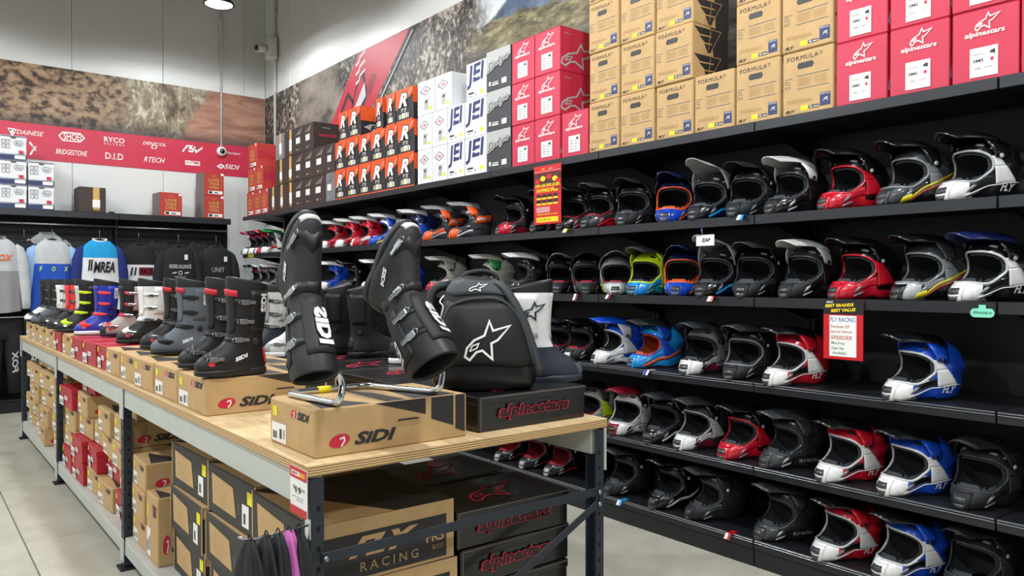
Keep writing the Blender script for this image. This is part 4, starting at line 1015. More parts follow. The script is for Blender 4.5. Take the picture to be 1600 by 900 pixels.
def k_fly(w, d=.50, h=.196):      # black/tan boot carton: window face to the aisle, logo on the end
    c = Carton(w, d, h, M('carton_flyblack', '#2b2725', .55), 'tuck')
    c.one('tan_panel', lambda s: s.poly('f', [(.12, .22), (.1, .84), (.56, .76), (.62, .2)], 'kraft').rect('f', 0, 0, .02, 1, 'kraft', .0006).rect('f', .975, 0, .025, 1, 'kraft', .0006))
    c.one('label', lambda s: s.rect('f', .74, .14, .13, .42, 'white').rect('f', .77, .2, .04, .2, 'black', .0014).text('f', 'FR5', .65, .3, .05, .2, 'grey'))
    c.one('price_sticker', lambda s: s.rect('f', .84, .6, .1, .24, 'yellow'))
    def end(s):
        s.rect('r', 0, 0, 1, 1, 'kraft', .0006).rect('r', .0, .05, .94, .72, 'dark', .0010)
        s.text('r', 'FLY', .22, .38, .5, .32, 'kraft', off=.0016, bold=.05, shear=.5).text('r', 'RACING', .3, .14, .42, .15, 'kraft', off=.0016, space=1.5, bold=.01).text('r', 'FR5', .78, .34, .14, .17, 'kraft', off=.0016, bold=.02).text('r', 'BOOT', .83, .2, .09, .08, 'kraft', off=.0016)
    c.one('end_print', end)
    c.one('top_print', lambda s: s.poly('t', [(.05, 0), (1, .55), (1, 0)], 'kraft', .0006).stroke('t', [(.1, .35), (.8, .8)], .008, 'grey', off=.0009).text('t', 'FR5', .08, .12, .3, .14, 'grey', off=.0009, bold=.02))
    return c
def tcart(kind, w, xc, yc, z, rz, label, group, **kw): return put(kind, w, xc, yc, z, rz, label, group, name='boot_carton', **kw)
AX = .905
def aisle(kind, y0, y1, z, label, group, dep=.54, dx=0.0, drz=0.0, **kw):
    return tcart(kind, (y1 - y0) - .008, AX + dx + dep / 2, (y0 + y1) / 2, z, RZ + drz, label, group, **kw)
TZ1 = TZ + .0006; G = 'boot cartons on the bench top'
aisle(k_sidi, 2.078, 2.43, TZ1, 'large tan boot carton under the chrome boot stand at the bench corner', G, dx=.035)
rowy = [(3.0, 3.385, 0, 'nearest the chrome stand, under the black boots'), (3.4, 3.78, 0, 'under the grey boot'), (3.79, 4.14, 0, 'third from the chrome stand'), (4.15, 4.49, 0, 'fourth from the chrome stand'), (4.5, 4.83, 0, 'beside the red cartons'),
        (4.84, 5.12, 1, 'first of the three red ones'), (5.13, 5.52, 1, 'second of the three red ones'), (5.53, 5.93, 1, 'third of the three red ones'), (6.0, 6.37, 0, 'between red cartons'), (6.38, 6.74, 1, 'alone among the far tan ones'),
        (6.75, 7.12, 0, 'fourth from the bench far end'), (7.13, 7.49, 0, 'third from the bench far end'), (7.5, 7.88, 0, 'second from the bench far end'), (7.89, 8.34, 0, 'at the bench far end')]
for i, (a, b, rd, t) in enumerate(rowy):
    aisle(k_sidi, a, b, TZ1, ('red' if rd else 'tan') + ' boot carton on the bench edge, ' + t, G, dx=random.uniform(.0, .02), drz=random.uniform(-.015, .015), red=bool(rd))
tcart(k_alpflat, .512, 1.79, 2.262, TZ1, 0, 'black boot carton with red outlined lettering under the backpack', G)
ay = 2.45
for i in range(8):
    tcart(k_alpflat, .50, 1.775 + random.uniform(-.01, .01), ay + .172, TZ1, random.uniform(-.02, .02), f'black boot carton lying on the bench middle, {ORD[i]} behind the backpack carton', G, h=.112)
    ay += .375
# ---------------------------------------------------------------- cartons below the bench
SB = .171; G = 'black and tan boot cartons below the bench'
cn = ['column beside the hanging bags', 'middle column', 'column beside the upright tan carton']
for i, (a, b) in enumerate(((2.13, 2.66), (2.68, 3.20), (3.22, 3.72))):
    for r in range(3): aisle(k_fly, a, b, SB + r * .1985, f'black carton with tan window{[", bottom", ", middle", ", top"][r]} row, {cn[i]}', G, dep=.50, dx=.05 + random.uniform(0, .03), drz=random.uniform(-.03, .03))
for q in range(4):
    for r in range(4 if q < 2 else 3): tcart(k_alpflat, .51, 1.745 + random.uniform(-.012, .012), 2.305 + q * .375, SB + r * .1345, random.uniform(-.03, .03), f'black boot carton below the bench, {["bottom", "second", "third", "top"][r]} of the {["front stack", "stack behind the front one", "third stack in", "fourth stack in"][q]}', 'black boot cartons below the bench', h=.133)
for r in range(2): aisle(k_fly, 3.74, 3.98, SB + .42 + r * .1985 if False else SB + r * .1985, f'narrow black carton standing behind the upright tan carton, {["lower", "upper"][r]}', G, dep=.50, dx=.30)
G = 'tan and red boot cartons below the bench'
def sidi_stack(a, b, spec, t, z=SB, dx0=.02):
    for r, ch in enumerate(spec):
        aisle(k_sidi, a, b, z, ('red' if ch == 'r' else 'tan') + f' boot carton, {ORD[r]} from the bottom, {t}', G, dx=(dx0 + random.uniform(0, .06)) if z < .69 else .075, drz=random.uniform(-.05, .05) if z < .69 else .01, red=ch == 'r'); z += .145
sidi_stack(3.99, 4.30, 'ttt', 'stack just before the second bench post')
o = aisle(k_sidi, 3.76, 3.97, SB + .0, 'narrow tan boot carton standing upright beside the black and tan ones', G, dx=.02, h=.32, d=.26, dep=.26)
sidi_stack(4.42, 4.79, 'rtttt', 'stack right behind the second bench post')
sidi_stack(4.81, 5.16, 'trtt', 'second stack past the second bench post')
sidi_stack(5.18, 5.54, 'trt', 'third stack past the second bench post')
sidi_stack(5.56, 5.94, 'rrttr', 'fourth stack past the second bench post', dx0=-.0)
sidi_stack(5.97, 6.40, 'rttr', 'stack just before the third bench post', dx0=-.01)
for i, (a, b) in enumerate(((6.60, 7.06), (7.08, 7.55), (7.57, 8.04), (8.06, 8.50))): sidi_stack(a, b, 'ttttt' if i != 3 else 'tttt', f'{ORD[i]} stack past the third bench post', dx0=.0)

# ================================================================== BOOTS
BS = [(.026, -.100, .196, .049, 2.7), (.034, -.105, .204, .052, 2.7), (.048, -.107, .206, .053, 2.6), (.064, -.106, .201, .052, 2.5), (.080, -.104, .186, .050, 2.4), (.096, -.101, .160, .048, 2.3), (.112, -.098, .130, .046, 2.2),
      (.130, -.095, .100, .046, 2.2), (.150, -.093, .078, .047, 2.2), (.175, -.093, .064, .049, 2.2), (.205, -.096, .058, .052, 2.2), (.24, -.100, .056, .056, 2.2), (.28, -.105, .058, .060, 2.2), (.32, -.109, .061, .063, 2.2), (.36, -.112, .066, .065, 2.2), (.395, -.113, .070, .065, 2.2), (.412, -.112, .068, .063, 2.2)]
BSA = np.array(BS)
def bend(p, zp, be):
    """flex the shaft about the ankle by be radians (plantarflexed when positive)"""
    if not be: return p
    t = min(1, max(0, (zp - .085) / .09)); a = be * t * t * (3 - 2 * t); x0, z0 = -.015, .115; dx_, dz_ = p[0] - x0, p[2] - z0
    return (x0 + dx_ * math.cos(a) - dz_ * math.sin(a), p[1], z0 + dx_ * math.sin(a) + dz_ * math.cos(a))
def bpt(z, an, off=0.0, lean=0.0):
    xb, xf, hw, n = [np.interp(z, BSA[:, 0], BSA[:, k]) for k in (1, 2, 3, 4)]
    c, s = math.cos(an), math.sin(an); a = (xf - xb) / 2
    x = (xb + xf) / 2 + (a + off) * math.copysign(abs(c) ** (2 / n), c); y = (hw + off) * math.copysign(abs(s) ** (2 / n), s)
    return bend((x, y, z + (.018 * c if z > .39 else 0)), z, lean)
NB = 36
def byside(x, z, off):     # side surface |y| at (x, z)
    xb, xf, hw, n = [np.interp(z, BSA[:, 0], BSA[:, k]) for k in (1, 2, 3, 4)]; a = (xf - xb) / 2; u = min(.98, abs((x - (xb + xf) / 2) / a))
    return hw * (1 - u ** n) ** (1 / n) + off
def boot_meshes(side, lean):
    out = {}
    an = [2 * math.pi * k / NB for k in range(NB)]
    def mi(i, k):
        z = BS[min(i, len(BS) - 1)][0]; c = math.cos(an[k] + math.pi / NB)
        if z > .38: return 4
        if z < .07 and c > .80: return 3
        if z > .14 and c > .62: return 2
        if z > .14: return 1
        return 0
    zs = sorted(set([b[0] for b in BS] + [.19, .225, .26, .30, .34, .378]))
    def mi2(i, k):
        z = zs[i]; c = math.cos(an[k] + math.pi / NB)
        if z >= .378: return 4
        if z < .079 and c > .78: return 3
        if z >= .15 and c > .60: return 2
        return 1 if z >= .15 else 0
    m = MB(); m.loft([[bpt(z, a, 0, lean) for a in an] for z in zs], cap0=True, cap1=False, mis=mi2)
    out['upper'] = m
    li = MB(); li.loft([[bpt(z, a, o, lean) for a in an] for z, o in ((.412, 0), (.417, -.004), (.405, -.009), (.33, -.012), (.2, -.012))], cap0=False, cap1=True); out['lining'] = li
    # sole with heel block
    so = MB(); prof = [(0, -.002), (.004, .004), (.020, .005), (.029, .004), (.031, -.004)]
    def ol(a, off):
        c, s = math.cos(a), math.sin(a); x = .048 + (.153 + off) * math.copysign(abs(c) ** (2 / 2.6), c); hw = .052 - .010 * math.exp(-((x - .01) / .05) ** 2)
        return x, (hw + off) * math.copysign(abs(s) ** (2 / 2.6), s)
    so.loft([[(*ol(a, o), z + (.006 * max(0, (ol(a, o)[0] - .1) / .1) if z < .01 else 0)) for a in an] for z, o in prof]); out['sole'] = so
    # toe cap edge and heel patch
    hp = MB(); hp.grid([[bpt(z, a, .0025, lean) for a in np.linspace(math.pi - .55, math.pi + .55, 9)] for z in (.05, .07, .095, .115)], 0, True, .002); out['heel_patch'] = hp
    # straps and buckles
    out['straps'] = []; 
    for z, a1 in ((.105, .95), (.165, 1.15), (.245, 1.2), (.33, 1.25)):
        st = MB(); aa = np.linspace(-.5, a1 + .25, 12) * side; tilt = .03 if z < .12 else .008
        st.grid([[bpt(z + dz - tilt * abs(a), a, .003, lean) for a in aa] for dz in (-.011, 0, .011)], 0, True, .003, flip=side < 0)
        bk = MB(); p = Vector(bpt(z - tilt * a1, a1 * side, .008, lean)); q = Vector(bpt(z - tilt * a1, (a1 + .06) * side, .008, lean)); t = (q - p).normalized()
        nrm = Vector((p.x - .0, p.y * 1.5, 0)).normalized(); up = nrm.cross(t).normalized(); nrm = t.cross(up).normalized()
        R_ = Matrix((t, up, nrm)).transposed().to_4x4()
        bk.box(tuple(p), (.034, .022, .007), .003, rot=R_); bk.box(tuple(p + t * .026), (.034, .014, .006), .003, rot=R_); bk.tube([tuple(p - t * .022 + up * .009), tuple(p - t * .03), tuple(p - t * .022 - up * .009)], .0022, 6)
        out['straps'].append((st, bk))
    # shin plate, ankle pivot, calf panel
    sp = MB(); sp.grid([[bpt(z, a, .0045, lean) for a in np.linspace(-.62, .62, 11)] for z in np.linspace(.185, .375, 9)], 0, True, .004); out['shin_plate'] = sp
    out['calf_panel'] = [MB().grid([[bpt(z, s * a, .003, lean) for a in np.linspace(1.5, 2.7, 9)] for z in np.linspace(.19, .372, 8)], 0, True, .003, flip=s < 0) for s in (-1, 1)]
    tb = MB(); tb.grid([[bpt(z - .01 * abs(a), a * side, .0055, lean) for a in np.linspace(-.3, .85, 9)] for z in (.352, .366, .38)], 0, True, .003, flip=side < 0); out['top_badge'] = tb
    fp = MB(); vv, ff = text2d('SIDI', 0, .06, 1.0); fp.add([bpt(.225 + a * .125, -.50 + b * .58, .0125, lean) for a, b in vv], ff); out['shin_lettering'] = fp
    tc = MB(); tc.grid([[bpt(z, a, .003, lean) for a in np.linspace(-.55, .55, 11)] for z in (.03, .04, .05, .06)], 0, True, .003); out['toe_plate'] = tc
    pv = []
    for s in (-1, 1):
        b = bpt(.145, s * 2.0, .001, lean); pv.append(MB().lathe([(.017, 0), (.016, .004), (.009, .006), (0, .006)], 14, mat=Matrix.Translation(b) @ Matrix.Rotation(-s * math.pi / 2, 4, 'X')))
    out['pivots'] = pv
    # lettering: up the calf and across the foot
    v, f = text2d('SIDI', 0, .05, 1.0); lt = MB()
    for s in (-1, 1):
        P = [(-.078 + s * (b - .5) * .034, .275 + a * .082) for a, b in v]
        lt.add([bend((x, s * byside(x, z, .0065), z), z, lean) for x, z in P], f if s < 0 else f)
        P = [((.05 - a * .055) if s > 0 else (-.005 + a * .055), .062 + b * .018 + (a if s > 0 else 1 - a) * .018) for a, b in v]
        lt.add([(x, s * byside(x, z, .0022), z) for x, z in P], f)
    out['lettering'] = lt
    e = MB()
    for s in (-1, 1): e.add([(.150 + .014 * math.cos(a), s * byside(.150 + .014 * math.cos(a), .058 + .011 * math.sin(a), .0022), .058 + .011 * math.sin(a)) for a in an[::3]], [tuple(range(12)) if s < 0 else tuple(range(12))[::-1]])
    out['toe_badge'] = e
    def dm(x): return x.mesh('boot_part', [dummy] * 5)
    return {k: ([(dm(a), dm(b)) for a, b in x] if k == 'straps' else [dm(a) for a in x] if isinstance(x, list) else dm(x)) for k, x in out.items()}
BM = {(s, l): boot_meshes(s, l) for s, l in ((1, 0.0), (1, .42), (1, .26))}
BC = dict(k=('#0f1013', .5), K=('#17191b', .6), g=('#59616a', .55), G=('#8f9294', .5), w=('#e4e4e2', .45), W=('#c4c4bf', .5), r=('#c41f30', .45), R=('#e03a3c', .45), b=('#24309c', .4), y=('#c9e01e', .45), s=('#aab0b5', .25), n=('#2c3440', .5), t=('#a09a92', .5))
def bm(ch):
    c, r = BC[ch]; return M('boot_' + {'k': 'black', 'K': 'charcoal', 'g': 'slate', 'G': 'grey', 'w': 'white', 'W': 'off_white', 'r': 'red', 'R': 'coral', 'b': 'blue', 'y': 'lime', 's': 'silver', 'n': 'navy', 't': 'taupe'}[ch], c, r, .9 if ch == 's' else 0, .06, 20, bump=.04 if ch in 'kKg' else 0)
def boot(label, cols, mtx, sole='k', panel=None, shin=None, strap='k', buckle='s', logo='w', badge=None, heel=None, side=1, lean=0.0, group='motocross boots on the bench', name='motocross_boot', scale=.9, top=None):
    """cols: foot, shaft, shin side, toe, collar"""
    o = tag(empty(name, mtx=mtx), label, 'boot', group); o.scale = (scale,) * 3; B = BM[(side, lean)]
    setm(link('upper', B['upper'], o), [bm(c) for c in cols]); setm(link('lining', B['lining'], o), [bm('k')] * 5); setm(link('sole', B['sole'], o), [bm(sole)])
    setm(link('heel_patch', B['heel_patch'], o), [bm(heel or cols[0])]); setm(link('shin_plate', B['shin_plate'], o), [bm(shin or cols[2])]); [setm(link('calf_panel', q, o), [bm(panel or cols[1])]) for q in B['calf_panel']]
    if top: setm(link('top_badge', B['top_badge'], o), [bm(top)])
    for a, b in B['straps']:
        s = link('strap', a, o); setm(s, [bm(strap)]); setm(link('buckle', b, s), [bm(buckle)])
    for p in B['pivots']: setm(link('ankle_pivot', p, o), [bm('K')])
    if logo: setm(link('lettering', B['lettering'], o), [bm(logo)])
    if badge: setm(link('toe_badge', B['toe_badge'], o), [bm(badge)])
    return o
def stand_at(px, py, z, toe, x=None):
    """foot centre seen at (px,py) standing at height z, toe heading in degrees (180 = towards the aisle)"""
    p = onz(px, py, z) if x is None else np.array([x, yx(px, x), z])
    return Matrix.Translation((p[0], p[1], z)) @ Matrix.Rotation(math.radians(toe), 4, 'Z') @ Matrix.Translation((-.041, 0, 0))
BZ = TZ1 + .1475
boot('black boot with red toe badge, front one of the pair nearest the stand', 'kkkkk', stand_at(362, 586, BZ, 184), panel='k', badge='r', heel='r', side=1, top='r')
boot('black boot half hidden behind its twin with red toe badge', 'kKkkk', stand_at(330, 573, BZ, 190), badge=None, heel='r', side=1, top='r')
boot('slate grey boot with black collar and sole', 'ggggk', stand_at(283, 553, BZ, 178), strap='K', buckle='k', heel='r', top='r')
boot('black boot with red badge hidden behind the slate grey boot', 'kkkkk', stand_at(262, 544, BZ, 186), badge='r', top='r')
boot('boot with black foot and white perforated shaft', 'kwwkk', stand_at(222, 536, BZ, 186), panel='w', shin='w', strap='w', badge='r', heel='k', logo=None)
boot('taupe grey boot with red straps and black shaft', 'tkkKk', stand_at(192, 525, BZ, 188), strap='r', panel='t', badge='r', heel='r', logo=None)
boot('blue boot with coral straps and white sole', 'bbbbk', stand_at(152, 522, BZ, 184), sole='w', strap='R', panel='b', buckle='R', badge='R', heel='R')
boot('black boot with lime straps and white flashes', 'kkkkk', stand_at(122, 507, BZ, x=1.02, toe=184), strap='y', shin='W', buckle='y', logo=None, badge='w')
boot('black boot with red shin next to the lime-strapped one', 'kRrkk', stand_at(106, 504, BZ, x=1.02, toe=186), shin='R', logo=None, badge='w')
boot('white and black boot, third from the bench far end', 'kWwKk', stand_at(92, 500, BZ, x=1.02, toe=186), shin='w', panel='w', logo=None, badge='w')
boot('charcoal boot, second from the bench far end', 'gKkgk', stand_at(78, 497, BZ, x=1.02, toe=186), logo=None)
boot('black boot with white foot at the bench far end', 'wkkwk', stand_at(66, 495, BZ, x=1.02, toe=186), logo=None)
def boot_star(o, col, x0, z0, w, h):
    mb = MB(); v, f = stroke2d(STAR, .09, True); v2, f2 = stroke2d(EYE, .06)
    for vv, ff in ((v, f), (v2, f2)): mb.add([(x0 + b * w * .0 + (a - .5) * w, -byside(x0 + (a - .5) * w, z0 + b * h, .0068), z0 + b * h) for a, b in vv], ff)
    setm(link('star_emblem', mb.mesh('star_emblem', [dummy]), o), [bm(col)])
# second row, standing on the flat black cartons
FZ = TZ1 + .1145
wbt = boot('white boot with dark collar beside the backpack', 'nwwgk', stand_at(853, 596, FZ, -22), sole='n', panel='w', shin='W', strap='k', logo=None, heel='k', scale=.95)
boot_star(wbt, 'n', -.035, .265, .10, .075)
boot('black boot with white sole edge behind the second upturned boot', 'kkkkk', stand_at(650, 566, FZ, -14), sole='w', logo=None)
boot('tall black boot in the shade between the upturned boots', 'kkkkk', stand_at(583, 556, FZ, -10), logo=None, buckle='K')
boot('tall black boot touching the first upturned boot', 'kkkkk', stand_at(545, 551, FZ, -12), logo=None, buckle='s')
boot('white and grey boot behind the first upturned boot', 'WwwGk', stand_at(455, 556, FZ, 170), sole='w', panel='W', strap='w', logo=None)
boot('grey boot with dark foot beside the black pair', 'nWWnk', stand_at(418, 548, FZ, 176), sole='w', panel='W', shin='G', logo=None)

# ---------------------------------------------------------------- chrome stand with two upturned boots
Rv, Uv, Tv = Vector(_R), Vector((0, 0, 1)), -Vector(_F)
def up_boot(px, py, dep, Td, Sd, label, sc, be):
    c = Vector(ray(px, py)) * dep + Vector((0, 0, CAM_H))
    T_ = (Rv * Td[0] + Uv * Td[1] + Tv * Td[2]).normalized(); S_ = (Rv * Sd[0] + Uv * Sd[1] + Tv * Sd[2]).normalized() + T_ * math.sin(be)
    z = (S_ - T_ * S_.dot(T_)).normalized(); x = T_; y = z.cross(x)
    m = Matrix((x, y, z)).transposed().to_4x4(); m.translation = c - (m.to_3x3() @ Vector((0, 0, .11))) * sc
    o = boot(label, 'KKkKk', m, lean=be, logo='w', shin='K', panel='k', heel='k', group='upturned boots on the chrome stand', scale=sc); o.scale = (sc,) * 3
    B = BM[(1, be)]; setm(link('shin_lettering', B['shin_lettering'], o), [bm('w')]); setm(link('toe_plate', B['toe_plate'], o), [bm('W')])
    return o, m
b1, m1 = up_boot(472, 443, 2.30, (.34, .80, .45), (.42, -.60, .66), 'black boot upturned on the chrome stand, nearest the price tag', .98, .42)
b2, m2 = up_boot(622, 452, 2.45, (.42, .82, .26), (.62, -.47, .62), 'black boot upturned on the chrome stand, beside the backpack', 1.0, .26)
def smooth(P, n=6, r=.03):
    """polyline with rounded corners"""
    P = [Vector(p) for p in P]; out = [P[0]]
    for i in range(1, len(P) - 1):
        a, b, c = P[i - 1], P[i], P[i + 1]; d0 = min(r, (b - a).length * .45); d1 = min(r, (c - b).length * .45)
        s, e = b + (a - b).normalized() * d0, b + (c - b).normalized() * d1
        for k in range(n + 1): t = k / n; out.append(s * (1 - t) ** 2 + b * 2 * t * (1 - t) + e * t * t)
    out.append(P[-1]); return [tuple(p) for p in out]
SZ = TZ1 + .143 + .0115
g = lambda px, py: Vector(onz(px, py, SZ))
in1 = m1 @ (Vector(bend((-.02, 0, .33), .33, .42)) * 1.03); in2 = m2 @ (Vector(bend((-.02, 0, .33), .33, .26)) * 1.03)
path = [in1, g(538, 629) + Vector((0, 0, .075)), g(531, 632), g(447, 614), g(573, 602), g(688, 613), g(694, 611) + Vector((0, 0, .085)), in2]
path = [tuple(p) for p in path]
st_ = tag(empty('boot_stand', tuple(g(570, 615))), 'bent chrome tube boot stand lying on the large tan carton', 'stand')
base = Vector(st_.location)
part('tube_frame', MB().tube([tuple(Vector(p) - base) for p in smooth(path, 7, .045)], .0105, 12), chrome, st_)
tp = (g(447, 614) * .55 + g(573, 602) * .45) - base; dd = (g(573, 602) - g(447, 614)).normalized() * .022
part('yellow_tag', MB().tube([tuple(tp - dd), tuple(tp + dd)], .0118, 12), yellow, st_)

# ---------------------------------------------------------------- backpack
def backpack(loc, rz):
    o = tag(empty('backpack', loc, rz), 'black boot backpack with white star outline standing on a black carton', 'backpack')
    fab = M('nylon_black', '#0f1012', .6, var=.15, scale=6, bump=.06); gr = M('nylon_grey', '#3d4044', .65, bump=.06)
    zs = [0, .01, .03, .08, .15, .23, .30, .36, .40, .43, .445]; W_ = [.168, .192, .202, .200, .188, .172, .155, .136, .115, .086, .05]; D_ = [.10, .125, .135, .135, .130, .122, .112, .10, .085, .06, .03]; ox = [0, 0, 0, 0, .002, .006, .010, .014, .018, .022, .024]
    def pt(i_z, a, off=0.0):
        w = np.interp(i_z, zs, W_) + off; d = np.interp(i_z, zs, D_) + off; c, s = math.cos(a), math.sin(a)
        return (np.interp(i_z, zs, ox) * -1.5 + w * math.copysign(abs(c) ** .62, c), d * math.copysign(abs(s) ** .62, s), i_z + .004 * math.sin(5 * a + i_z * 40))
    AN = [2 * math.pi * k / 40 for k in range(40)]
    part('body', MB().loft([[pt(z, a) for a in AN] for z in np.r_[zs[:3], np.linspace(.05, .43, 14), zs[-1]]]), fab, o)
    # front pocket with raised edge (front = -y, angle 270 deg)
    A = np.linspace(-math.pi / 2 - .95, -math.pi / 2 + .95, 17)
    part('front_pocket', MB().grid([[pt(z, a, .010 + .012 * math.sin(math.pi * (k / 9)) * math.cos((a + math.pi / 2) * 1.4)) for a in A] for k, z in enumerate(np.linspace(.10, .345, 10))], 0, True, .01), fab, o)
    zp = MB(); arc = [pt(.10 + .26 * math.sin(t) ** .6 if 0 < t < math.pi else .10, -math.pi / 2 - 1.0 * math.cos(t), .012) for t in np.linspace(0, math.pi, 26)]
    zp.tube(arc, .006, 6); part('piping', zp, gr, o)
    part('base_panel', MB().loft([[pt(z, a, .004) for a in AN] for z in (.006, .03, .07, .095)], cap0=False, cap1=False), M('vinyl_black', '#0f1012', .35), o)
    tf = MB(); tf.grid([[pt(z, a, .006) for a in np.linspace(-math.pi / 2 - 1.2, -math.pi / 2 + 1.2, 15)] for z in np.linspace(.375, .432, 5)], 0, True, .006); top = part('top_flap', tf, gr, o)
    sd = MB(); P = [pt(z, -math.pi / 2 + b, .014) for z, b in zip(np.linspace(.425, .05, 16), np.linspace(.75, 1.35, 16))]
    ribbon = []
    for i, p in enumerate(P):
        p = Vector(p); ribbon.append([tuple(p + Vector((-.016, -.004, 0))), tuple(p + Vector((0, -.006, 0))), tuple(p + Vector((.018, .006, 0)))])
    sd.grid(ribbon, 0, True, .004); part('side_strap', sd, gr, o)
    part('carry_handle', MB().tube(smooth([(-.09, .03, .41), (-.075, .035, .455), (.0, .04, .47), (.05, .035, .455), (.06, .03, .42)], 5, .03), .011, 8), fab, o)
    part('shoulder_strap', MB().tube(smooth([(-.12, .06, .41), (-.20, .04, .40), (-.215, .02, .30), (-.205, .02, .16), (-.17, .04, .06)], 6, .06), .02, 8), fab, o)
    part('cord_loop', MB().tube(smooth([(-.155, -.06, .37), (-.175, -.075, .345), (-.155, -.08, .33), (-.17, -.085, .28)], 5, .02), .003, 6), white, o)
    # star emblem on the front pocket
    v, f = stroke2d([(x * .17, y * .15) for x, y in STAR], .0085, True); em = MB()
    def onfront(x, z, off):
        best = -math.pi / 2 
        w = np.interp(z, zs, W_) + .012; c = max(-.999, min(.999, (x + np.interp(z, zs, ox) * 1.5) / w)); cc = math.copysign(abs(c) ** (1 / .62), c); s = math.sqrt(max(0, 1 - cc * cc)); d = np.interp(z, zs, D_) + .022
        return (x, -(d * s ** .62) - off, z)
    em.add([onfront(-.078 + a, .125 + b, .004) for a, b in v], f); v2, f2 = stroke2d([(x * .17, y * .15) for x, y in EYE], .005); em.add([onfront(-.078 + a, .125 + b, .004) for a, b in v2], f2)
    part('star_emblem', em, white, o)
    v3, f3 = stroke2d([(x * .07, y * .032) for x, y in STAR], .003, True); e2 = MB(); e2.add([(-.06 + a, pt(.40, -math.pi / 2, .010)[1] + (b - .015) * .6, .388 + b) for a, b in v3], f3); part('star_print', e2, white, top)
    sb = MB(); v4, f4 = stroke2d([(x * .05, y * .045) for x, y in STAR], .004, True); sb.add([(-.197 - .006, .03 - a, .07 + b) for a, b in v4], f4); part('side_emblem', sb, white, o)
    return o
bp_ = backpack((1.70, 2.285, TZ1 + .1225), math.radians(-33)); bp_.scale = (.95, .9, .93)
# ================================================================== JERSEYS ON THE BACK RAILS
JR = [(0, .27, .066), (.02, .272, .07), (.15, .265, .074), (.3, .258, .078), (.45, .254, .082), (.55, .252, .084), (.62, .246, .08), (.67, .225, .072), (.705, .19, .064), (.735, .145, .055), (.755, .105, .05), (.77, .09, .047)]
JA = np.array(JR)
def jersey_mesh(seed, yoke):
    rnd = random.Random(seed); ph = [rnd.uniform(0, 6) for _ in range(4)]
    zs = sorted(set([r[0] for r in JR] + list(np.linspace(.03, .6, 16)) + [yoke]))
    rings = []
    for z in zs:
        w, d = np.interp(z, JA[:, 0], JA[:, 1]), np.interp(z, JA[:, 0], JA[:, 2]); ring = []
        fold = .010 * max(0, 1 - z / .7)
        for k in range(40):
            a = 2 * math.pi * k / 40; c, s = math.cos(a), math.sin(a); x = w * math.copysign(abs(c) ** .85, c); y = d * math.copysign(abs(s) ** .75, s)
            y += fold * math.sin(28 * x + ph[0] + z * 2) + fold * .6 * math.sin(47 * x + ph[1]); zz = z + .012 * (z < .03) * math.sin(9 * x + ph[2]) - (.03 * max(0, -s) if z > .75 else 0)
            ring.append((x, y, zz))
        rings.append(ring)
    mb = MB(); mb.loft(rings, cap0=False, cap1=False, mis=lambda i, k: 1 if zs[i] >= yoke - 1e-6 else 0)
    return mb
def sleeve_mesh(s, seed):
    rnd = random.Random(seed); P = [(.19, 0, .665), (.235, 0, .62), (.275, -.005, .52), (.30, -.01, .38), (.318, -.014, .24), (.328, -.014, .10), (.33, -.012, .03)]; Rr = [.05, .078, .082, .074, .064, .054, .05]; rings = []
    for i, ((x, y, z), r) in enumerate(zip(P, Rr)):
        t = Vector(P[min(i + 1, 6)]) - Vector(P[max(i - 1, 0)]); t.normalize(); a = Vector((0, 1, 0)); b = a.cross(t).normalized(); ring = []
        for k in range(18):
            an = 2 * math.pi * k / 18; wob = 1 + .06 * math.sin(3 * an + i * 1.7 + seed)
            p = Vector((x, y, z)) + a * (math.cos(an) * r * .62 * wob) + b * (math.sin(an) * r * wob); ring.append((s * p.x, p.y, p.z))
        rings.append(ring if s > 0 else ring[::-1])
    return MB().loft(rings, cap0=True, cap1=True)
def fab(n, c): return M('jersey_' + n, c, .85, var=.08, scale=12, bump=.05)
FB = dict(w=fab('white', '#dcdde0'), W=fab('pale_grey', '#b9bcbf'), g=fab('grey', '#8e8f8f'), b=fab('royal_blue', '#1d50b4'), l=fab('light_blue', '#8fb4e2'), a=fab('azure', '#1796cf'), n=fab('navy', '#1b2a6b'), k=fab('black', '#17181b'), y=fab('lime', '#c6dc22'), o=fab('orange', '#d9622c'), m=fab('maroon', '#6e1526'))
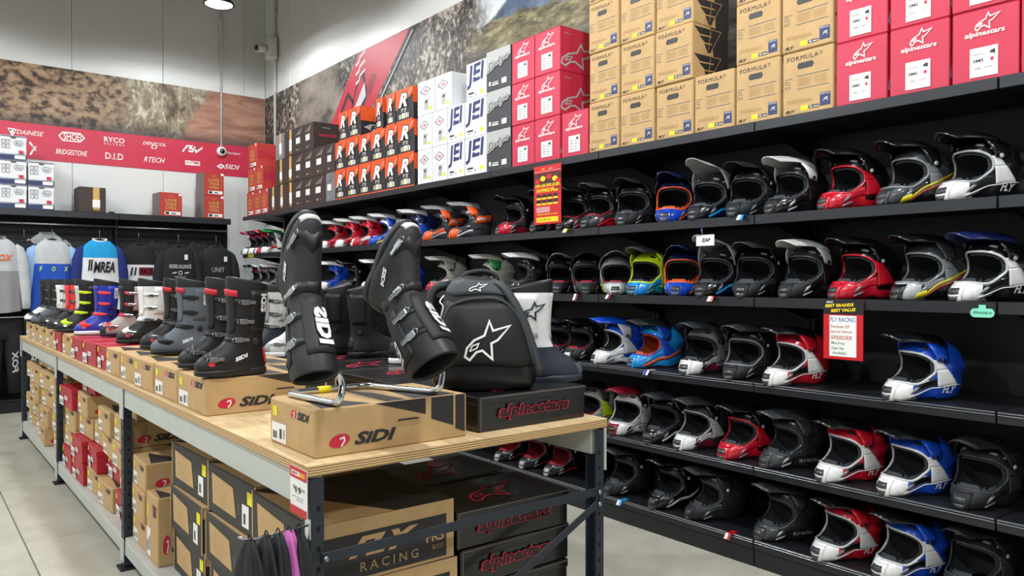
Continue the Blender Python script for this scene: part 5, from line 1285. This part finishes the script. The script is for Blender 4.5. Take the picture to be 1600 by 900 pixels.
def jersey(px, y, ztop, cols, label, yoke=.45, prints=(), rz=0.0, sc=1.08, hanger=True):
    x = xy(px, y); z0 = ztop - .77 * sc; seed = int(px) + 3
    o = tag(empty('motocross_jersey', (x, y, z0), rz), label, 'jersey', 'jerseys hanging on the back rail'); o.scale = (sc * .75, sc * .8, sc)
    part('torso', jersey_mesh(seed, yoke), [FB[cols[0]], FB[cols[1]]], o)
    for s in (-1, 1): part('sleeve', sleeve_mesh(s, seed), FB[cols[2]], o)
    col = MB(); col.tube([(.092 * math.cos(a), .048 * math.sin(a), .768 - .03 * max(0, -math.sin(a))) for a in np.linspace(0, 2 * math.pi, 24, endpoint=False)], .009, 6, closed=True); part('collar', col, FB[cols[3]], o)
    for i, (t, u, v, w, h, ch, kw) in enumerate(prints):
        mb = MB(); T = ((0, 0, 0), (1, 0, 0), (0, 0, 1), (0, -1, 0)); d = .098
        if t == '#': mb.rect(T, u, v, w, h, d, 0)
        elif t == '/': mb.poly(T, [(u, v), (u + w * .6, v), (u + w, v + h), (u + w * .4, v + h)], d, 0)
        else: mb.text(T, t, u, v, w, h, d, 0, **kw)
        part('chest_print', mb, FB[ch], o)
    if hanger:
        h = tag(empty('clothes_hanger', (x, y + .0, ztop)), 'black hanger carrying the ' + label.split(' hanging')[0].split(' hung')[0], 'hanger', 'clothes hangers on the back rail')
        part('shoulder_bar', MB().tube(smooth([(-.19, 0, -.095), (-.06, 0, -.02), (0, 0, .0), (.06, 0, -.02), (.19, 0, -.095)], 4, .04), .009, 8), black, h)
        top = 2.17 + .014 - ztop
        part('hook', MB().tube(smooth([(0, 0, 0), (0, 0, top * .55), (0, (10.42 - y) - .02 if y < 10.41 else 0, top - .01), (0, (10.42 - y), top + .006), (0, (10.42 - y) + .017, top - .004)], 5, .02), .003, 6), chrome, h)
    return o
JZ = 1.99
jersey(-4, 10.08, JZ, 'gWWg', 'pale grey fade jersey with red print hung at the picture edge', .42, [('FOX', -.05, .52, .22, .07, 'o', dict(shear=.3, bold=.03))])
jersey(38, 10.24, JZ - .03, 'kkyk', 'black jersey with lime sleeves beside the pale grey fade one', .45, hanger=True, sc=.9)
jersey(82, 10.17, JZ, 'bWlW', 'grey and royal blue jersey with spaced lime letters', .50, [('F', -.17, .42, .035, .05, 'y', dict(shear=.2, bold=.02)), ('O', -.02, .42, .045, .05, 'y', dict(shear=.2, bold=.02)), ('X', .13, .42, .05, .05, 'y', dict(shear=.2, bold=.02))])
jersey(74, 10.40, JZ + .08, 'gggg', 'plain grey jersey hung behind the royal blue one', .45, hanger=False)
jersey(156, 10.08, JZ + .01, 'wanw', 'white jersey with azure yoke and black slanted bars', .56, [('/', -.17 + i * .03, .42, .035, .12, 'k', {}) for i in range(2)] + [('MREA', -.1, .40, .28, .12, 'k', dict(shear=.25, bold=.04))])
jersey(217, 10.19, JZ - .02, 'wkkk', 'white jersey with black yoke and maroon chest block', .52, [('#', -.02, .40, .2, .09, 'm', {}), ('/', -.14, .40, .04, .09, 'k', {}), ('/', -.09, .40, .04, .09, 'k', {}), ('RACE', .0, .415, .17, .06, 'k', dict(shear=.2, bold=.03))])
jersey(279, 10.08, JZ - .04, 'kkkk', 'black jersey with white arched lettering and round emblem', .45, [('RIDERS ALLIANCE', -.16, .50, .32, .045, 'W', dict(bold=.02)), ('o', -.03, .42, .06, .055, 'W', {}), ('/', -.13, .44, .09, .018, 'W', {}), ('/', .05, .44, .09, .018, 'W', {}), ('SPEED SHOP', -.08, .39, .16, .02, 'W', {}), ('#', .06, .60, .05, .06, 'w', {})])
jersey(338, 10.18, JZ - .02, 'kkkk', 'black jersey with small grey chest word nearest the corner', .45, [('UNIT', -.1, .44, .2, .06, 'g', dict(bold=.02)), ('#', .09, .57, .05, .06, 'w', {})])
jersey(248, 10.40, JZ + .03, 'kkkk', 'plain black jersey hung behind, between white and black ones', .45, hanger=False)
jersey(310, 10.40, JZ + .03, 'kkkk', 'plain black jersey hung behind, between the two printed black ones', .45, hanger=False)
def trousers(px, y, label, txt):
    x = xy(px, y); o = tag(empty('riding_trousers', (x, y, .22)), label, 'trousers', 'trousers on the lower back rail')
    wb_ = MB(); wb_.loft([[(.19 * math.copysign(abs(math.cos(a)) ** .8, math.cos(a)), .07 * math.sin(a), z) for a in np.linspace(0, 2 * math.pi, 28, endpoint=False)] for z in (.62, .70, .80, .86)]); part('waist', wb_, FB['k'], o)
    for s in (-1, 1): part('leg', MB().tube([(s * .095, 0, .72), (s * .10, 0, .5), (s * .105, 0, .28), (s * .11, 0, .02)], [.092, .098, .08, .062], 16), FB['k'], o)
    for s in (-1, 1):
        mb = MB(); T = ((0, -.101, 0), (1, 0, 0), (0, 0, 1), (0, -1, 0)); v, f = text2d(txt, .2, .03)
        mb.add([(s * .10 - .03 + b * .06, -.106, .25 + a * .25) for a, b in v], f); part('leg_print', mb, FB['W'], o)
trousers(5, 10.27, 'black riding trousers with white leg lettering at the picture edge', 'FOX')
trousers(66, 10.27, 'black riding trousers behind the bench far post', '360')

# ================================================================== SIGNS AND TAGS
signred = M('sign_red', '#c4161f', .45, var=.02)
def sign_frame(px0, px1, py0, py1, x):
    a, b = onx(px0, py0, x), onx(px1, py0, x); top = (a[2] + b[2]) / 2; bot = (onx(px0, py1, x)[2] + onx(px1, py1, x)[2]) / 2
    return a[1], b[1], bot, top
def hung_sign(name, label, cat, px0, px1, py0, py1, x, mats, draw, back=0, rnd=0):
    y1, y0, z0, z1 = sign_frame(px0, px1, py0, py1, x); w, h = y1 - y0, z1 - z0
    o = tag(empty(name, (x, y1, z0)), label, cat)
    if rnd:
        ol = [(cx + rnd * h * math.cos(a), cy + rnd * h * math.sin(a)) for cx, cy, a0 in ((w - rnd * h, h * (1 - rnd), 0), (rnd * h, h * (1 - rnd), 90), (rnd * h, rnd * h, 180), (w - rnd * h, rnd * h, 270)) for a in np.radians(np.linspace(a0, a0 + 90, 6))]
        part('card', MB().loft([[(x_, -u, v) for u, v in ol] for x_ in (.001, -.001)]), mats[back], o)
    else: part('card', MB().box((0, -w / 2, h / 2), (.002, w, h), .0005), mats[back], o)
    draw(o, ((-.0012, 0, 0), (0, -1, 0), (0, 0, 1), (-1, 0, 0)), w, h, mats); return o
SM = [signred, M('sign_yellow', '#f2cf1b', .5), white, black, M('sign_brown', '#4a1c14', .6, var=.5, scale=40), M('ink_blue', '#2b54a0', .7), M('ink_red', '#b8402f', .7), M('ink_green', '#2f7a48', .7)]
def draw_poster(o, T, w, h, m):
    b = MB(); b.rect(T, 0, .66 * h, w, .22 * h, .0006, 4)
    for i, (u, v) in enumerate(((.14, .74), (.34, .78), (.56, .80), (.78, .76), (.9, .72))):
        b.poly(T, [(u * w + .1 * w * math.cos(a), v * h + .045 * h * math.sin(a)) for a in np.linspace(0, 6.28, 11)[:-1]], .0008 + i * .0001, 1 if i % 2 else 0)
    part('picture_print', b, m, o)
    b = MB(); b.text(T, 'WIN AN SMX $1000', .05 * w, .625 * h, .9 * w, .065 * h, .0018, 1, .15, .03).text(T, 'SHOPPING SPREE!', .1 * w, .545 * h, .8 * w, .065 * h, .0018, 1, .15, .03); part('lettering', b, m, o)
    for j in range(2):
        for i in range(4):
            b = MB(); b.rect(T, (.1 + i * .205) * w, (.46 - j * .095) * h, .17 * w, .05 * h, .001, 3).rect(T, (.1 + i * .205) * w, (.425 - j * .095) * h, .17 * w, .03 * h, .001, 1); part('prize_picture', b, m, o)
    b = MB()
    for i in range(5): b.rect(T, .1 * w, (.285 - i * .02) * h, .5 * w, .007 * h, .001, 2)
    b.text(T, 'SPEND & ENTER TO WIN', .13 * w, .155 * h, .74 * w, .025 * h, .001, 1, 0, .02); tag(part('small_print', b, m, o), kind='stuff')
    b = MB(); b.rect(T, .1 * w, .035 * h, .8 * w, .085 * h, .0008, 1).text(T, 'SCAN FOR T&CS', .15 * w, .06 * h, .5 * w, .03 * h, .0014, 3); part('yellow_strip', b, m, o)
    b = MB(); b.rect(T, .02 * w, .9 * h, .96 * w, .004 * h, .001, 2).text(T, 'MX', .3 * w, .925 * h, .12 * w, .03 * h, .001, 1, .2, .03).text(T, 'smx', .55 * w, .93 * h, .14 * w, .02 * h, .001, 2); part('header_logo', b, m, o)
hung_sign('prize_poster', 'tall red and yellow competition poster hanging from the carton shelf', 'poster', 834.5, 877, 258, 350, GX - .014, SM, draw_poster)
def draw_brand(o, T, w, h, m):
    b = MB(); b.rect(T, 0, .76 * h, w, .24 * h, .0006, 3); part('header_panel', b, m, o)
    b = MB(); b.text(T, 'BEST BRANDS', .05 * w, .87 * h, .72 * w, .055 * h, .0014, 1, .1, .04, slant=.03 * h).text(T, 'BEST VALUE', .2 * w, .79 * h, .62 * w, .055 * h, .0014, 1, .1, .04, slant=.03 * h).text(T, 'smx', .08 * w, .95 * h, .18 * w, .03 * h, .0014, 2, .2, .02)
    part('lettering', b, m, o)
    b = MB(); b.rect(T, .16 * w, .05 * h, .68 * w, .69 * h, .001, 2); part('paper', b, m, o)
    for t, u, v, ww, hh, c in (('FLY RACING', .18, .635, .64, .075, 5), ('Formula CP', .19, .53, .48, .05, 6), ('Special Edition', .18, .44, .56, .05, 6), ('SPEEDER', .2, .335, .54, .065, 6), ('Matching', .21, .245, .34, .05, 7), ('Gear Set', .21, .165, .32, .05, 7), ('Available', .24, .085, .34, .05, 7)):
        b = MB(); b.text(T, t, u * w, v * h, ww * w, hh * h, .0016, c, .1, .005); part('handwriting', b, m, o)
hung_sign('price_sign', 'red sign with handwritten white paper hanging above the middle helmet shelf', 'sign', 1287, 1349, 469, 562, GX - .014, SM, draw_brand)
mint = M('mint_card', '#7fd9b8', .5, var=.02)
def draw_mint(o, T, w, h, m):
    b = MB(); b.text(T, 'afterpay', .12 * w, .32 * h, .62 * w, .42 * h, .001, 1); b.stroke(T, [(.80 * w, .4 * h), (.88 * w, .5 * h), (.8 * w, .62 * h), (.8 * w, .4 * h)], .0015, True, .001, 1); part('lettering', b, m, o)
    b = MB(); b.box((0, -w / 2, h * 1.15), (.0022, w * .3, h * .5), .0005); part('hanging_tab', b, [m[0]], o)
hung_sign('payment_tag', 'mint green payment tag hanging from the second helmet shelf rail', 'tag', 1516, 1554, 482, 496, GX - .014, [mint, black], draw_mint, rnd=.48)
def draw_zap(o, T, w, h, m):
    b = MB(); b.text(T, 'ZAP', .3 * w, .35 * h, .5 * w, .34 * h, .001, 1, .1, .04); part('lettering', b, m, o)
    part('strap', MB().tube([(0, -w * .35, h), (0, -w * .3, h * 1.6)], .003, 6), M('strap_purple', '#7d6aa8', .7), o)
hung_sign('product_tag', 'white swing tag with navy letters on a purple strap below the top helmet shelf', 'tag', 1088, 1116, 367, 384, GX - .016, [white, PALM[7]], draw_zap)
def draw_price(o, T, w, h, m):
    part('red_band', MB().rect(T, 0, .76 * h, w, .24 * h, .0008, 1), m, o); part('red_band', MB().rect(T, 0, 0, w, .17 * h, .0008, 1), m, o)
    b = MB(); b.rect(T, .08 * w, .82 * h, .5 * w, .1 * h, .0012, 0).rect(T, .58 * w, .82 * h, .34 * w, .1 * h, .0012, 2).text(T, 'BEST', .12 * w, .84 * h, .4 * w, .06 * h, .0018, 1, .2, .03); part('brand_print', b, m, o)
    b = MB(); b.text(T, '$', .2 * w, .52 * h, .12 * w, .09 * h, .0012, 3).text(T, '19', .34 * w, .46 * h, .34 * w, .14 * h, .0012, 3, 0, .02).text(T, '.95', .7 * w, .53 * h, .2 * w, .06 * h, .0012, 3); part('price', b, m, o)
    b = MB(); b.text(T, 'BEST GEAR BAG', .16 * w, .36 * h, .68 * w, .03 * h, .0012, 3).text(T, 'SMALL', .4 * w, .3 * h, .4 * w, .03 * h, .0012, 3); part('small_lettering', b, m, o)
hung_sign('price_tag', 'red and white price tag on the bench corner above the hanging bags', 'price tag', 454, 480, 731, 805, .874, [white, signred, M('tag_orange', '#e89a2a', .5), black], draw_price)
# small swing tags lying over the shelf rails
TG = [(1158, 1, 'c', 'white and blue tag drooping over the top helmet shelf rail'), (885, 1, 'Y', 'yellow and black tag on the rail beside the poster'), (1012, 3, 'w', 'white tag below the bright blue helmet'), 
      (1112, 2, 'r', 'red and white tag under the silver-blue peaked helmet'), (1140, 5, 'r', 'red and white tag on the bottom helmet shelf edge'), (970, 5, 'c', 'small blue tag under the matte black helmet by the post'), (952, 2, 'R', 'red strap tag below the lime-striped helmet'), (901, 2, 'R', 'long black strap with red end below the black helmet')]
for px, row, ch, lab in TG:
    y = yx(px, GX - .02); z = SHZ[row] + .001; o = tag(empty('swing_tag', (GX - .012, y, z)), lab, 'tag', 'swing tags over the shelf rails')
    ln = .09 if 'long' not in lab else .14
    G_ = [[(GX * 0 + .05 - .05 * t if t < 1 else -.012 - (t - 1) * .02, (s - .5) * .036, (.003 if t < 1 else .003 - (t - 1) * ln * .3)) for s in (0, .5, 1)] for t in (0, .5, 1, 1.5, 2.0)]
    if row < 4 or True: part('card', MB().grid(G_, 0, False, .0015), hm(ch) if ch in HC else white, o)
    part('stripe', MB().grid([[(a[0] - .0014, a[1] * .5 + .006, a[2] + .0008) for a in r] for r in G_[2:]], 0, False, .0012), hm('w') if ch not in 'wW' else hm('b'), o)
# ---------------------------------------------------------------- bags on a peg hook at the bench corner
hk = tag(empty('peg_hook', (TX0 + .008, TY[0] + .02, .808)), 'chrome peg hook on the bench corner post carrying bags', 'hook')
part('prong', MB().tube(smooth([(0, 0, 0), (-.17, -.01, -.004), (-.20, -.012, .012)], 4, .03), .0035, 8), chrome, hk)
part('mount', MB().box((.0, 0, -.01), (.006, .03, .06), .002), chrome, hk)
def bag(dx, col, lab, sp, seed):
    rnd = random.Random(seed); o = tag(empty('drawstring_bag', (TX0 - .01 + dx, TY[0] + .012, .80)), lab, 'bag', 'bags on the peg hook'); rings = []
    for t in np.linspace(0, 1, 12):
        wy = .010 + sp * t ** .75; wx = .010 + .055 * t ** .8; ring = []
        for k in range(28):
            a = 2 * math.pi * k / 28; p = 1 + .22 * math.sin(5 * a + seed) * (1 - .5 * t)
            ring.append((wx * math.cos(a) * p - .015 * t * (seed % 3 - 1), wy * math.sin(a) * p - .01 * t, .008 - .36 * t + .012 * math.sin(3 * a + seed) * t))
        rings.append(ring)
    part('cloth', MB().loft(rings), M('bag_' + col, {'black': '#0b0c0e', 'pink': '#b05a9c', 'grey': '#15181c'}[col], .75, var=.15, scale=14, bump=.05), o)
    part('loop', MB().tube([(0, .012 * math.sin(a), .004 + .016 * math.cos(a)) for a in np.linspace(0, 2 * math.pi, 14, endpoint=False)], .002, 5, closed=True), M('bag_black', '#15161a', .55), o)
bag(-.150, 'black', 'black cloth bag at the tip of the peg hook', .17, 1); bag(-.105, 'black', 'black cloth bag second from the peg hook tip', .14, 2); bag(-.072, 'grey', 'dark grey cloth bag in the middle of the peg hook', .12, 5); bag(-.040, 'pink', 'pink lined cloth bag on the peg hook', .13, 4); bag(-.012, 'black', 'black cloth bag next to the bench post', .16, 7)
# hazard tape on the shelf end
tp_ = tag(empty('hazard_tape', (GX - .0045, yx(392, GX), SHZ[1] - .022)), 'short yellow and black hazard tape on the shelf end near the corner', 'tape')
w_ = .22
part('strip', MB().box((0, 0, 0), (.002, w_, .04), .0004), black, tp_)
for i in range(4):
    y_ = w_ / 2 - .02 - i * .055; part('yellow_bar', MB().add([(-.0014, y_, -.02), (-.0014, y_ - .025, -.02), (-.0014, y_ - .045, .02), (-.0014, y_ - .02, .02)], [(0, 1, 2, 3)]), M('sign_yellow'), tp_)
